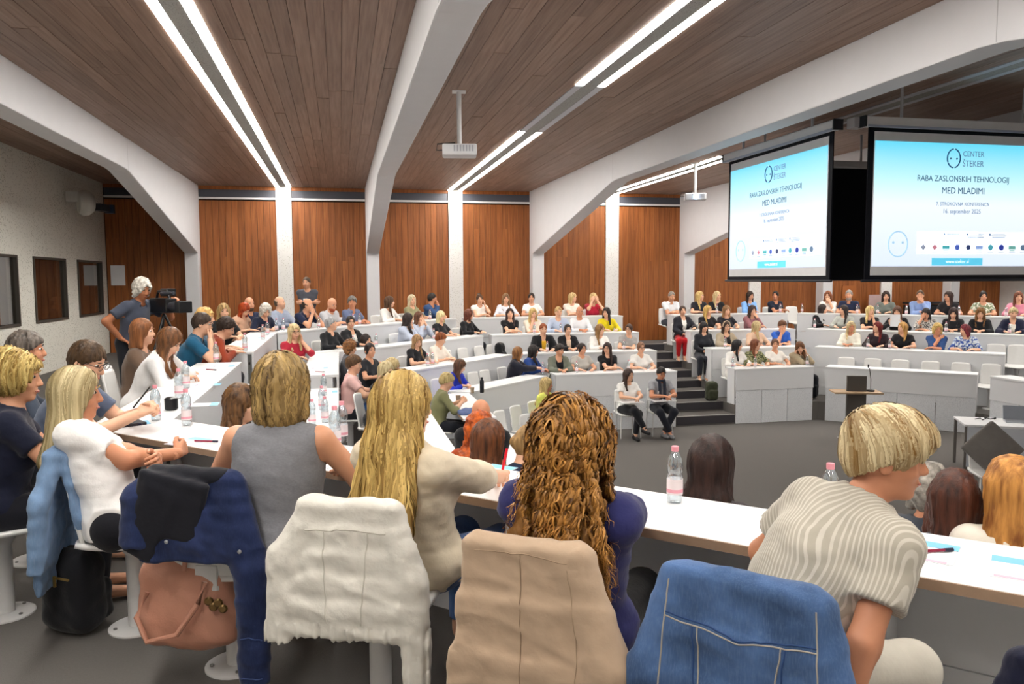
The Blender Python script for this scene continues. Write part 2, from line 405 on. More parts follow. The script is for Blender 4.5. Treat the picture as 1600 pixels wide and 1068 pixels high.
# ceiling bays of planks
plank_me = {}
for bi in range(len(BEAM_X)):
    x0, x1 = BEAM_X[bi], BEAM_X[bi]+4.098
    lo, hi = max(x0, LEFT_X-.1), min(x1, RIGHT_X+.1)
    if hi-lo < .5: continue
    cb = struct(MB().box(((lo+hi)/2, (WALL_Y+NEAR_Y)/2, CEIL+.06), (hi-lo, WALL_Y-NEAR_Y+.4, .1)).build('ceiling_%d' % (bi+1), flat('#6b564a', .7)), 'wooden plank ceiling bay between two white beams', 'ceiling')
    for a, b in ((x0+.15, x0+2.049-.18), (x0+2.049+.18, x1-.15)):
        a, b = max(a, LEFT_X), min(b, 13.1)
        if b-a < .5: continue
        n = max(1, round((b-a)/.145)); w = (b-a)/n
        for i in range(n):
            y = 2.5-r2.random()*2
            while y < WALL_Y:
                ln = r2.choice([2.2, 2.8, 3.4, 4.0, 4.6]); y1 = min(y+ln, WALL_Y)
                ln2 = round(y1-y, 1) if y1 < WALL_Y else round(y1-y+.1, 1)
                key = (round(w, 3), ln2)
                if key not in plank_me: plank_me[key] = MB().box((0, 0, 0), (w-.004, ln2-.004, .02)).mesh('plank', ceil_wood)
                link('plank', plank_me[key], cb, (a+w*(i+.5), y+ln2/2, CEIL-.002-r2.random()*.004))
                y += ln2
# beams with haunches and columns
def beam(x, n):
    w = .15; mb = MB(); b = 0
    prof = [(WALL_Y+.03, CEIL+.04), (WALL_Y+.03, -.02), (WALL_Y-.30, -.02), (WALL_Y-.30, 2.27), (13.3, 3.345), (13.05, 3.36), (5.15, 3.36), (4.9, 3.34), (NEAR_Y+.3, 2.27), (NEAR_Y+.3, -.02), (NEAR_Y-.03, -.02), (NEAR_Y-.03, CEIL+.04)]
    # one extruded outline, side faces split so that they stay planar
    for s in (-1, 1):
        pass
    n_ = len(prof); mb.v = [(x-w, p[0], p[1]) for p in prof]+[(x+w, p[0], p[1]) for p in prof]
    mb.f = [tuple(range(n_)), tuple(reversed(range(n_, 2*n_)))]+[((i+1) % n_, i, n_+i, n_+(i+1) % n_) for i in range(n_)]
    mb.m = [0]*len(mb.f)
    o = mb.build('beam', concrete_white, bevel=.018)
    struct(o, None, 'beam'); return o
bl = ['white haunched beam over the booth side of the hall, outermost', 'white haunched beam in front of the booth wall', 'white haunched beam left of the hanging projector', 'long white beam running over the left projection screen', 'white beam behind the left projection screen', 'white beam farthest right behind the screens', 'white beam beyond the right edge']
for i, x in enumerate(BEAM_X):
    if x > LEFT_X and x < 18:
        o = beam(x, i); o['label'] = bl[i]
        for yj in (13.25, 4.98):
            MB().box((x, yj, 3.6), (.302, .008, .48)).build('joint', flat('#b5b5b8', .7), o)
# light strips let into the ceiling
perf_grey = speckled('strip', '#a8a6a2', '#6d6b68', 60., .06, .16)
led_on = emit('#fffaf2', LED_STRENGTH); led_off = flat('#c9ccd4', .4)
def strip(x, i, label):
    z = CEIL-.012
    t = tag(empty('ceiling_light', (x, 0, z)), label, 'ceiling light', 'light strips in the ceiling')
    MB().box((0, (WALL_Y+NEAR_Y)/2, .002), (.17, WALL_Y-NEAR_Y, .02)).build('perforated_panel', perf_grey, t)
    segs = [(NEAR_Y, 6.4, 1), (6.4, 12.6, 1), (12.6, WALL_Y-.02, 1)]
    if i == 3: segs = [(NEAR_Y, 8.7, 1), (8.7, 11.55, 0), (11.55, WALL_Y-.02, 1)]
    if i == 4: segs = [(NEAR_Y, 13.2, 0), (13.2, WALL_Y-.02, 1)]
    if i == 5: segs = [(NEAR_Y, 11., 0), (11., WALL_Y-.02, 1)]  # lit stretch lengthened out of sight behind the screen to brighten the far right
    for s in (-1, 1):
        for y0, y1, on in segs:
            MB().box((s*.132, (y0+y1)/2, 0), (.088, y1-y0, .02)).build('light_line', led_on if on else led_off, t)
sl = ['', 'pair of bright light lines nearest the booth wall', 'pair of bright light lines passing the hanging projector, unlit midway', 'pair of light lines beside the left projection screen', 'light strip behind the right projection screen, lit stretch lengthened for brightness', 'far right light strip beyond the screens', '']
for i, x in enumerate(STRIP_X):
    if x > LEFT_X+.3 and x < 16.5: strip(x, i+1, sl[i])
# ------------------------------------------------------------------ desks in eight-sided rows
desk_white = flat('#e8eaec', .35, var=.02, scale=4., spec=.5)
desk_panel = flat('#e2e4e7', .5, var=.02, scale=4.)
edge_wood = flat('#a08670', .6, var=.12, scale=40.)
vent_m = speckled('vent', '#e2e5e9', '#bfc2c8', 75., .08, .20)
DESK_H, DESK_D = .75, .43
ROWN = ['top', 'second', 'third', 'lowest']
def desk(p0, p1, row, label, vents=True, group=None, feet=True):
    "p0..p1 runs along the front edge; the seats are on the left of that direction"
    p0, p1 = np.array(p0, float), np.array(p1, float); L = np.linalg.norm(p1-p0); d = (p1-p0)/L
    az = math.degrees(math.atan2(d[0], d[1]))-90           # local x along the edge, local y away from the arena
    z = TIER_Z[row]; low = TIER_Z[row+1]-z
    t = tag(empty('desk', (*((p0+p1)/2), z), az), label, 'desk', group)
    MB().box((0, DESK_D/2-.015, DESK_H-.0175), (L, DESK_D+.03, .035)).build('desk_top', desk_white, t, bevel=.004)
    MB().box((0, DESK_D+.003, DESK_H-.019), (L, .007, .033)).build('edge_band', edge_wood, t)
    MB().box((0, -.012, (DESK_H-.035+.30)/2), (L-.01, .022, DESK_H-.035-.30)).build('front_panel', desk_panel, t)
    if vents:
        n = max(1, round(L/.7)); w = (L-.02)/n
        for i in range(n):
            MB().box((-L/2+.01+w*(i+.5), -.008, (.295+low+.004)/2), (w-.012, .014, .295-low-.004)).build('vent_panel', vent_m if row == 3 else desk_panel, t)
    m = max(2, round(L/1.6)+1)
    for i in range(m):
        x = -L/2+.02+(L-.04)*i/(m-1)
        MB().box((x, .05+.15, (DESK_H-.035)/2), (.03, .30, DESK_H-.036)).build('support_panel', desk_panel, t)
    if row == 0:
        for i in range(m-1):
            for s in (.12, .2):
                MB().lathe([(.018, 0), (.018, .006)], 12).build('cable_port', flat('#2a2725', .6), t, loc=(-L/2+.02+(L-.04)*i/(m-1)+s, .047, .58), rot=(-math.pi/2, 0, 0))
    return t
def run_edges(row):
    o = OCT[row]; g = .13; out = {}
    def shrink(a, b, ga, gb):
        a, b = np.array(a), np.array(b); d = (b-a)/np.linalg.norm(b-a); return a+d*ga, b-d*gb
    # direction keeps the seats on the left-hand side
    out['near'] = shrink(o[1], o[0], -.4 if row == 0 else g, 0)      # near diagonal
    out['left1'] = (np.array([o[0][0], AISLE_Y[0]-.0]), np.array(o[0])+[0, .0 if row == 0 else g])
    out['left1'] = out['left1'][::-1]
    out['left2'] = (np.array([o[7][0], AISLE_Y[1]+.03]), np.array(o[7])-[0, g*.3])
    out['nw'] = shrink(o[7], o[6], g*.3, g)
    out['back1'] = (np.array(o[6])+[g, 0], np.array([AISLE_X[0], o[6][1]]))
    out['back2'] = (np.array([AISLE_X[1], o[5][1]]), np.array(o[5])-[g, 0])
    out['ne'] = shrink(o[5], o[4], g, g)
    out['right'] = (np.array(o[4])-[0, g], np.array([o[4][0], 10.4]))
    return out
RUNS = [run_edges(r) for r in range(4)]
FACE = {'near': 45., 'left1': 90., 'left2': 90., 'nw': 135., 'back1': 180., 'back2': 180., 'ne': 225., 'right': 270.}
WHERE = {'near': 'nearest the camera', 'left1': 'along the booth side before the aisle', 'left2': 'along the booth side beyond the aisle', 'nw': 'across the far left corner', 'back1': 'along the wooden wall left of the steps', 'back2': 'along the wooden wall right of the steps', 'ne': 'across the far right corner', 'right': 'at the far right end'}
for r in range(4):
    for nme, (a, b) in RUNS[r].items():
        if nme == 'right' and r < 3: continue
        desk(a, b, r, 'long white desk of the %s row %s' % (ROWN[r], WHERE[nme]), group='white desks in rows')

# ------------------------------------------------------------------ chairs
shell_m = flat('#e6e6e4', .4, var=.02, spec=.5); metal_white = flat('#dcdcdc', .35, spec=.5); bolt_m = flat('#8a8a88', .3, .8)
def grid_mesh(name, P, mat, thick=0., smooth=True):
    "closed shell from an (n,m,3) grid of points, thickened along the local normal"
    n, m = P.shape[:2]; du = np.gradient(P, axis=0); dv = np.gradient(P, axis=1); nn = np.cross(du, dv); nn /= np.linalg.norm(nn, axis=2, keepdims=True)+1e-9
    A = P+nn*thick/2; B = P-nn*thick/2; V = np.concatenate([A.reshape(-1, 3), B.reshape(-1, 3)]); off = n*m
    i, j = np.meshgrid(np.arange(n-1), np.arange(m-1), indexing='ij'); a = (i*m+j).ravel()
    Q = [np.stack([a, a+m, a+m+1, a+1], 1), np.stack([a+off, a+1+off, a+m+1+off, a+m+off], 1)]
    rim = [(k*m) for k in range(n)]+[((n-1)*m+k) for k in range(1, m)]+[(k*m+m-1) for k in range(n-2, -1, -1)]+[k for k in range(m-2, 0, -1)]
    R = np.array([[rim[k], rim[(k+1) % len(rim)], rim[(k+1) % len(rim)]+off, rim[k]+off] for k in range(len(rim))]); Q.append(R[:, ::-1])
    return fast_mesh(name, V, np.concatenate(Q), mat, smooth)
def superround(u, w, h, e=4.): pass
def chair_meshes():
    M = {}
    s, t = np.linspace(-1, 1, 13), np.linspace(-1, 1, 13); S, T = np.meshgrid(s, t, indexing='ij')
    # seat: rounded square, slightly dished
    X = S*np.sqrt(1-.16*T**4)*.215; Y = T*np.sqrt(1-.16*S**4)*.21
    Z = .445+.012*S**2+.018*np.clip(-T, 0, 1)**2-.02*np.clip(T, 0, 1)**3
    M['seat'] = grid_mesh('seat', np.stack([X, Y, Z], 2), shell_m, .022)
    # back: tall rounded panel, leaning and curved round the sitter
    X = S*np.sqrt(1-.14*T**4)*.178*(1-.05*T); Zb = .665+T*np.sqrt(1-.14*S**4)*.212; Yb = -.195-.075*(T+1)/2+.03*S**2
    M['backrest'] = grid_mesh('backrest', np.stack([X, Yb, Zb], 2), shell_m, .018)
    M['column'] = MB().lathe([(.042, .012), (.042, .36), (.055, .38), (.09, .425)], 20).mesh('column', metal_white, True)
    M['base_plate'] = MB().lathe([(.13, 0), (.13, .008), (.122, .013), (.05, .016)], 28).mesh('base_plate', metal_white, True)
    M['back_bracket'] = MB().box((0, -.12, .43), (.10, .20, .018)).box((0, -.215, .47), (.09, .018, .10)).mesh('back_bracket', metal_white)
    M['bolt'] = MB().lathe([(.009, 0), (.009, .006), (.004, .008)], 8).mesh('bolt', bolt_m)
    return M
CH = chair_meshes()
CHAIR_N = 0
def chair(x, y, z, az, label, group=None, bolts=False):
    t = tag(empty('chair', (x, y, z), az), label, 'chair', group)
    for n in ('base_plate', 'column', 'back_bracket', 'seat', 'backrest'): link(n, CH[n], t)
    if bolts:
        for k in range(4):
            a = k*math.pi/2+.5; link('bolt', CH['bolt'], t, (.1*math.cos(a), .1*math.sin(a), .014))
    return t
def seat_line(row, run):
    "hip line behind a desk: start, direction, facing"
    a, b = RUNS[row][run]; d = (b-a)/np.linalg.norm(b-a); n = np.array([-d[1], d[0]])
    return a+n*(DESK_D+.27), d, np.linalg.norm(b-a), FACE[run]
def seat_at(row, run, px, h=1.15, off=0.):
    p, d, L, az = seat_line(row, run); f = math.radians(az); fw = np.array([math.sin(f), math.cos(f)])
    lo, hi = -1.5, L+1.5
    g = lambda t: px_of([*(p+d*t+fw*(.08+off)), TIER_Z[row]+h])[0]-px
    s = g(lo) < 0
    for _ in range(40):
        m = (lo+hi)/2
        if (g(m) < 0) == s: lo = m
        else: hi = m
    q = p+d*lo
    return q[0]+fw[0]*off, q[1]+fw[1]*off, TIER_Z[row], az
def desk_wedge(row, corner, na, nb, label):
    "mitred corner piece that joins two desks"
    o = np.array(OCT[row][corner]); a, b = o+np.array(na)*DESK_D, o+np.array(nb)*DESK_D
    m = (np.array(na)+np.array(nb)); m = m/np.linalg.norm(m); c = o+m*DESK_D/math.cos(math.radians(22.5))
    t = tag(empty('corner_desk', (*o, TIER_Z[row])), label, 'desk', 'white desks in rows')
    P = ccw([tuple(q-o) for q in (o, a, c, b)])
    MB().prism(P, DESK_H-.035, DESK_H).build('desk_top', desk_white, t)
    k = tuple((c-o)*.8); MB().box((k[0], k[1], DESK_H/2-.018), (.05, .05, DESK_H-.036)).build('leg', desk_panel, t)
h_ = math.sqrt(.5)
desk_wedge(0, 0, (-h_, -h_), (-1, 0), 'white corner piece joining the nearest desk to the booth side desk')
desk_wedge(0, 7, (-1, 0), (-h_, h_), 'white corner piece of the top row in the far left corner')
desk_wedge(1, 7, (-1, 0), (-h_, h_), 'white corner piece of the second row in the far left corner')
# ------------------------------------------------------------------ implicit surfaces
def axis(lo, hi, h, zones=()):
    "grid lines from lo to hi, spacing h, finer inside the zones (a, b, hf)"
    out = [lo]; x = lo
    while x < hi:
        s = h
        for a, b, hf in zones:
            if a-hf <= x < b: s = min(s, hf)
            elif x < a and x+s > a: s = max(hf, min(s, a-x))
        x += s; out.append(x)
    return np.array(out, np.float32)
class Field:
    def __init__(s, xs, ys, zs):
        s.a = (xs, ys, zs); s.F = np.full((len(xs), len(ys), len(zs)), .5, np.float32)
    def sub(s, lo, hi):
        sl = []
        for a, l, h in zip(s.a, lo, hi):
            i = max(0, np.searchsorted(a, l)-1); j = min(len(a), np.searchsorted(a, h)+1); sl.append(slice(i, max(j, i+1)))
        X, Y, Z = (a[q] for a, q in zip(s.a, sl))
        return tuple(sl), X[:, None, None], Y[None, :, None], Z[None, None, :]
    def blend(s, sl, d, k, mode='u'):
        A = s.F[sl]
        if mode == 'u':
            if k > 0:
                h = np.maximum(k-np.abs(A-d), 0)/k; s.F[sl] = np.minimum(A, d)-h*h*k*.25
            else: s.F[sl] = np.minimum(A, d)
        else:                                   # carve
            d = -d
            if k > 0:
                h = np.maximum(k-np.abs(A-d), 0)/k; s.F[sl] = np.maximum(A, d)+h*h*k*.25
            else: s.F[sl] = np.maximum(A, d)
    def cone(s, a, b, r1, r2, k=.02, mode='u', cut=None, flat=None):
        a, b = np.asarray(a, np.float32), np.asarray(b, np.float32); m = max(r1, r2)+k+.06
        sl, X, Y, Z = s.sub(np.minimum(a, b)-m, np.maximum(a, b)+m)
        ba = b-a; L2 = float(ba@ba)+1e-9
        px, py, pz = X-a[0], Y-a[1], Z-a[2]
        t = np.clip((px*ba[0]+py*ba[1]+pz*ba[2])/L2, 0, 1)
        qx, qy, qz = px-t*ba[0], py-t*ba[1], pz-t*ba[2]
        if flat is not None:                    # squeeze along an axis
            n, f = flat; n = np.asarray(n, np.float32); e = (qx*n[0]+qy*n[1]+qz*n[2])*(f-1); qx, qy, qz = qx+e*n[0], qy+e*n[1], qz+e*n[2]
        d = np.sqrt(qx*qx+qy*qy+qz*qz)-(r1+(r2-r1)*t)
        if cut is not None:                     # keep the side behind the plane (point, normal)
            p, n = cut; d = np.maximum(d, (X-p[0])*n[0]+(Y-p[1])*n[1]+(Z-p[2])*n[2])
        s.blend(sl, d, k, mode)
    def ell(s, c, r, R=None, k=.02, mode='u'):
        c = np.asarray(c, np.float32); r = np.asarray(r, np.float32); m = max(r)+k+.06
        sl, X, Y, Z = s.sub(c-m, c+m); x, y, z = X-c[0], Y-c[1], Z-c[2]
        if R is not None:
            R = np.asarray(R, np.float32)       # columns are the ellipsoid's axes
            x, y, z = (x*R[0, i]+y*R[1, i]+z*R[2, i] for i in range(3))
        k0 = np.sqrt((x/r[0])**2+(y/r[1])**2+(z/r[2])**2); k1 = np.sqrt((x/r[0]**2)**2+(y/r[1]**2)**2+(z/r[2]**2)**2)+1e-6
        s.blend(sl, k0*(k0-1)/k1, k, mode)
    def plane(s, p, n, k=0.):
        "keep what lies behind the plane"
        X, Y, Z = s.a[0][:, None, None], s.a[1][None, :, None], s.a[2][None, None, :]
        d = (X-p[0])*n[0]+(Y-p[1])*n[1]+(Z-p[2])*n[2]; s.F = np.maximum(s.F, d.astype(np.float32))
    def near(s, w=.06): return np.nonzero(np.abs(s.F) < w)
    def add_noise(s, fn, w=.06):
        i = s.near(w); P = np.stack([s.a[0][i[0]], s.a[1][i[1]], s.a[2][i[2]]], 1); s.F[i] += fn(P).astype(np.float32)
    def sample(s, P):
        "value and gradient at points"
        idx = []; fr = []
        for a, p in zip(s.a, P.T):
            i = np.clip(np.searchsorted(a, p)-1, 0, len(a)-2); idx.append(i); fr.append(np.clip((p-a[i])/(a[i+1]-a[i]), 0, 1))
        i, j, k = idx; u, v, w = fr; F = s.F
        def L(f): return f
        c = [F[i+a, j+b, k+g] for a in (0, 1) for b in (0, 1) for g in (0, 1)]
        c00 = c[0]*(1-w)+c[1]*w; c01 = c[2]*(1-w)+c[3]*w; c10 = c[4]*(1-w)+c[5]*w; c11 = c[6]*(1-w)+c[7]*w
        c0 = c00*(1-v)+c01*v; c1 = c10*(1-v)+c11*v
        val = c0*(1-u)+c1*u
        dx = (c1-c0)/(s.a[0][i+1]-s.a[0][i])
        dy = ((c01-c00)*(1-u)+(c11-c10)*u)/(s.a[1][j+1]-s.a[1][j])
        dz = (((c[1]-c[0])*(1-v)+(c[3]-c[2])*v)*(1-u)+((c[5]-c[4])*(1-v)+(c[7]-c[6])*v)*u)/(s.a[2][k+1]-s.a[2][k])
        return val, np.stack([dx, dy, dz], 1)
    def mesh(s):
        F = s.F; F[0], F[-1] = .1, .1; F[:, 0], F[:, -1] = .1, .1; F[:, :, 0], F[:, :, -1] = .1, .1
        nx, ny, nz = F.shape; S = F < 0; cs = (nx-1, ny-1, nz-1); nc = cs[0]*cs[1]*cs[2]
        acc = np.zeros((nc, 3)); cnt = np.zeros(nc); faces = []
        for ax in range(3):
            A = S[:-1] if ax == 0 else S[:, :-1] if ax == 1 else S[:, :, :-1]; B = S[1:] if ax == 0 else S[:, 1:] if ax == 1 else S[:, :, 1:]
            i, j, k = np.nonzero(A != B)
            if len(i) == 0: continue
            o = [0, 0, 0]; o[ax] = 1
            f0, f1 = F[i, j, k], F[i+o[0], j+o[1], k+o[2]]; t = f0/(f0-f1)
            P = np.stack([s.a[0][i], s.a[1][j], s.a[2][k]], 1).astype(np.float64); q = (i, j, k)[ax]
            P[:, ax] += t*(s.a[ax][q+1]-s.a[ax][q])
            b, c = ((1, 2), (2, 0), (0, 1))[ax]; ids = []
            for db, dc in ((-1, -1), (0, -1), (0, 0), (-1, 0)):
                ii = [i, j, k]; ii[b] = ii[b]+db; ii[c] = ii[c]+dc
                fl = (ii[0]*cs[1]+ii[1])*cs[2]+ii[2]; ids.append(fl)
                for m in range(3): acc[:, m] += np.bincount(fl, P[:, m], nc)
                cnt += np.bincount(fl, minlength=nc)
            Q = np.stack(ids, 1); inside = S[i, j, k]; Q[~inside] = Q[~inside][:, ::-1]; faces.append(Q)
        used = np.nonzero(cnt)[0]; remap = np.full(nc, -1, np.int64); remap[used] = np.arange(len(used))
        if not len(used): return np.zeros((0, 3)), np.zeros((0, 4), int)
        return acc[used]/cnt[used][:, None], remap[np.concatenate(faces)]
def vnoise(P, f, seed=0.):
    "cheap smooth pseudo noise in -1..1"
    x, y, z = P[:, 0]*f+seed, P[:, 1]*f+seed*1.7, P[:, 2]*f+seed*.6
    return (np.sin(x+1.3*np.sin(y*.9+z*.4))+np.sin(y*1.1+1.7*np.sin(z*.8+x*.5))+np.sin(z*1.2+1.1*np.sin(x*1.1-y*.6)))/3

def unit(v): v = np.asarray(v, float); return v/(np.linalg.norm(v)+1e-12)
def rotm(ax, deg):
    return np.array(Matrix.Rotation(math.radians(deg), 3, ax))
def ik(S, W, l1, l2, pole):
    S, W = np.asarray(S, float), np.asarray(W, float); d = W-S; D = np.linalg.norm(d)
    if D > (l1+l2)*.995: W = S+d/D*(l1+l2)*.995; d = W-S; D = np.linalg.norm(d)
    u = d/D; a = (l1*l1-l2*l2+D*D)/(2*D); h = math.sqrt(max(0, l1*l1-a*a))
    p = np.asarray(pole, float); p = unit(p-u*(p@u)); return S+u*a+p*h, W

# ------------------------------------------------------------------ hands
def hand_arrays(curl, h):
    "right hand: wrist at origin, fingers along +y, palm down, thumb towards -x"
    f = Field(axis(-.075, .07, h), axis(-.05, .20, h), axis(-.11, .05, h))
    f.cone((0, -.03, 0), (0, .02, 0), .024, .026, .01, flat=((0, 0, 1), 1.25))
    bases = [(-.030, .088), (-.010, .094), (.011, .091), (.030, .082)]; lens = [.040, .045, .042, .033]
    for (bx, by), l in zip(bases, lens):
        f.cone((bx*.45, .012, 0), (bx, by, 0), .017, .0125, .012)
        p = np.array([bx, by, -.001]); a = 0.; sp = bx*1.6
        for q, (ll, cc) in enumerate(((l, curl[0]), (l*.68, curl[1]), (l*.52, curl[2]))):
            a += math.radians(cc); n = p+ll*np.array([sp*.35*math.cos(a), math.cos(a), -math.sin(a)])
            f.cone(p, n, .0098-.0009*q, .0092-.0009*q, .004); p = n
    t0 = np.array([-.018, .02, -.006]); t1 = np.array([-.048, .05, -.016]); t2 = np.array([-.058, .085, -.022-.0002*curl[0]]); t3 = np.array([-.054, .112, -.026-.0003*curl[0]])
    f.cone(t0, t1, .017, .0135, .012); f.cone(t1, t2, .0125, .011, .006); f.cone(t2, t3, .0105, .009, .004)
    return f.mesh()
HAND_CURL = {'relaxed': (22, 34, 22), 'flat': (6, 9, 6), 'grip': (52, 66, 40)}
HANDS = {}
def hand(kind, h):
    k = (kind, h)
    if k not in HANDS: HANDS[k] = hand_arrays(HAND_CURL[kind], h)
    return HANDS[k]

# ------------------------------------------------------------------ shared face pieces
def make_face_bits():
    ME = {}
    eye_w, iris = flat('#f0ece6', .25, var=.01), flat('#3a2a1e', .2, var=.01)
    mb = MB(); n, m = 10, 8; ids = []
    for i in range(m+1):
        a = math.pi*i/m
        for k in range(n):
            b = 2*math.pi*k/n; mb.v.append((.0140*math.sin(a)*math.cos(b), .0115*math.cos(a), .0078*math.sin(a)*math.sin(b)))
    for i in range(m):
        for k in range(n): mb.f.append((i*n+k, i*n+(k+1) % n, (i+1)*n+(k+1) % n, (i+1)*n+k)); mb.m.append(1 if i < 3 else 0)
    ME['eye'] = mb.mesh('eye', [eye_w, iris], True)
    ME['eye_closed'] = None
    return ME
FACE_BITS = make_face_bits(); BROW = {}; LIPS = {}
def brow_mesh(c):
    if c not in BROW:
        BROW[c] = MB().tube([(-.018, -.003, -.003), (-.008, .0015, .002), (.006, .001, .003), (.018, -.006, -.001)], [.0022, .0036, .0036, .0018], 6).mesh('eyebrow', hair_mat(c), True)
    return BROW[c]
def lips_mesh(c):
    if c not in LIPS:
        LIPS[c] = MB().tube([(-.023, -.006, .001), (-.010, .001, .0015), (0, .002, .0), (.010, .001, .0015), (.023, -.006, .001)], [.002, .0052, .0058, .0052, .002], 8).mesh('lips', flat(c, .4), True)
    return LIPS[c]
GLASSES = None
def glasses_mesh():
    global GLASSES
    if GLASSES is None:
        mb = MB()
        for s in (-1, 1):
            pts = [(s*.033+.024*math.cos(a), .0, .019*math.sin(a)) for a in np.linspace(0, 2*math.pi, 15)]
            mb.tube(pts, .0022, 6); mb.tube([(s*.057, 0, .006), (s*.075, -.02, .006), (s*.079, -.085, -.002)], .002, 6)
        mb.tube([(-.010, .002, .004), (0, .005, .007), (.010, .002, .004)], .002, 6)
        GLASSES = mb.mesh('glasses', flat('#1c1a1a', .3), True)
    return GLASSES

# ------------------------------------------------------------------ hair
def hair_field(K, style, h, big=1., seed=0.):
    "hair volume in the person's space; K is the posed skeleton"
    Hc, HR = K['head'], K['HR']; T = lambda x, y, z: Hc+HR@(np.array([x, y, z])*K['hs'])
    down = np.array([0, 0, -1.]); back = -unit(np.array([K['ty'][0], K['ty'][1], 0])); ln = style.get('len', 0.)
    lo = Hc-np.array([.24, .24, .16+ln*1.05]); hi = Hc+np.array([.24, .24, .24])
    f = Field(axis(lo[0], hi[0], h), axis(lo[1], hi[1], h), axis(lo[2], hi[2], h))
    t = style.get('t', .012); hs = K['hs']
    kind = style['k']
    if kind != 'none':
        f.ell(T(0, -.010, .014), np.array([.078+t, .099+t, .106+t])*hs, HR, 0)
        fr = style.get('fringe', 0.)
        # face opening and the lower edge of the cut
        f.ell(T(0, .135, -.062-fr*.5), np.array([.072, .115, .134-fr*.45])*hs, HR, .012, 'c')
        sl_ = .85 if kind in ('short', 'crop', 'bald') else .5; nrm = HR@np.array([0, sl_, -1.])/math.sqrt(1+sl_**2)
        if kind in ('short', 'crop', 'bald'):
            f.plane(T(0, .0, (-.022 if kind != 'bald' else -.03)+style.get('edge', 0.)), nrm)
        else: f.plane(T(0, .02, -.075), nrm)
        if kind in ('short', 'crop', 'bald'): f.ell(T(0, .130, -.050), np.array([.17, .086, .088])*hs, HR, .008, 'c')
        if kind == 'bald': f.ell(T(0, .045, .085), np.array([.10, .14, .115])*hs, HR, .01, 'c')
        if style.get('crown'): f.ell(T(0, .004, .052), np.array([.098, .120, .094])*hs*style['crown'], HR, .02); f.ell(T(0, .138, -.062), np.array([.10, .112, .104])*hs, HR, .012, 'c')
        if kind == 'bun':
            f.ell(T(0, style.get('by', -.07), style.get('bz', .10)), np.array([.048, .045, .042])*hs*style.get('bs', 1.), HR, .02)
        if kind == 'pony':
            p0 = T(0, -.105, .03); p1 = p0+back*.03+down*.08; p2 = p1+down*(ln*.7)
            f.cone(p0, p1, .03, .034, .02); f.cone(p1, p2, .034, .016, .02)
        if kind in ('bob', 'long', 'curly', 'side'):
            w = style.get('w', .075)*big; n0 = T(0, -.03, -.01)
            lat = unit(np.cross(back, down))
            hang = down*.85+back*.12; tx = K['sh_mid']
            b1 = n0+hang*min(ln, .17)
            f.cone(T(0, -.035, .0), b1+back*.01, .085, w*1.02, .03, flat=(back, 1.25))
            if ln > .17:
                b2 = K['nape']+back*.085+down*(ln-.17)+unit(K['tz'])*0
                sp = style.get('spread', .75)
                for s in (-1, 0, 1): f.cone(b1+lat*s*w*.5+back*.015, b2+lat*s*w*sp+back*.02, w*.62, w*style.get('tip', .42), .035, flat=(back, 1.3))
            for s in (-1, 1):
                q0 = T(s*.070, .005, .02); q1 = T(s*.083, .0, -.07)+down*min(ln*.45, .10); f.cone(q0, q1, .030, .028*big, .02)
                if ln > .22 and style.get('front', 1):
                    q2 = q1+down*(ln*.45)+unit(np.array([K['ty'][0], K['ty'][1], 0]))*.07+lat*s*-.01
                    f.cone(q1, q2, .030, .018, .02)
            # keep the face open
            f.ell(T(0, .150, -.062-fr*.5), np.array([.062, .115, .125-fr*.35])*hs, HR, .01, 'c')
        if style.get('part'): pass
    if style.get('beard'):
        b = style['beard']
        f.ell(T(0, .035, -.088), np.array([.062, .070, .045+b])*hs, HR, .012)
        f.ell(T(0, .105, -.042), np.array([.036, .045, .014])*hs, HR, .006, 'c')
    amp = style.get('amp', .004)
    if amp:
        if kind == 'curly': f.add_noise(lambda P: amp*2.4*vnoise(P, 95., seed)+amp*1.5*vnoise(P, 160., seed+3))
        else:
            def g(P):
                q = (P-Hc)@HR; a = np.arctan2(q[:, 0], -q[:, 1]+.001); wv = style.get('wave', 0.)
                return amp*(np.sin(a*19+P[:, 2]*6+seed+wv*6*np.sin(P[:, 2]*22+seed))+.6*np.sin(a*41+seed*2+P[:, 2]*9))*np.clip(np.hypot(q[:, 0], q[:, 1])/.06, .15, 1)
            f.add_noise(g)
    return f
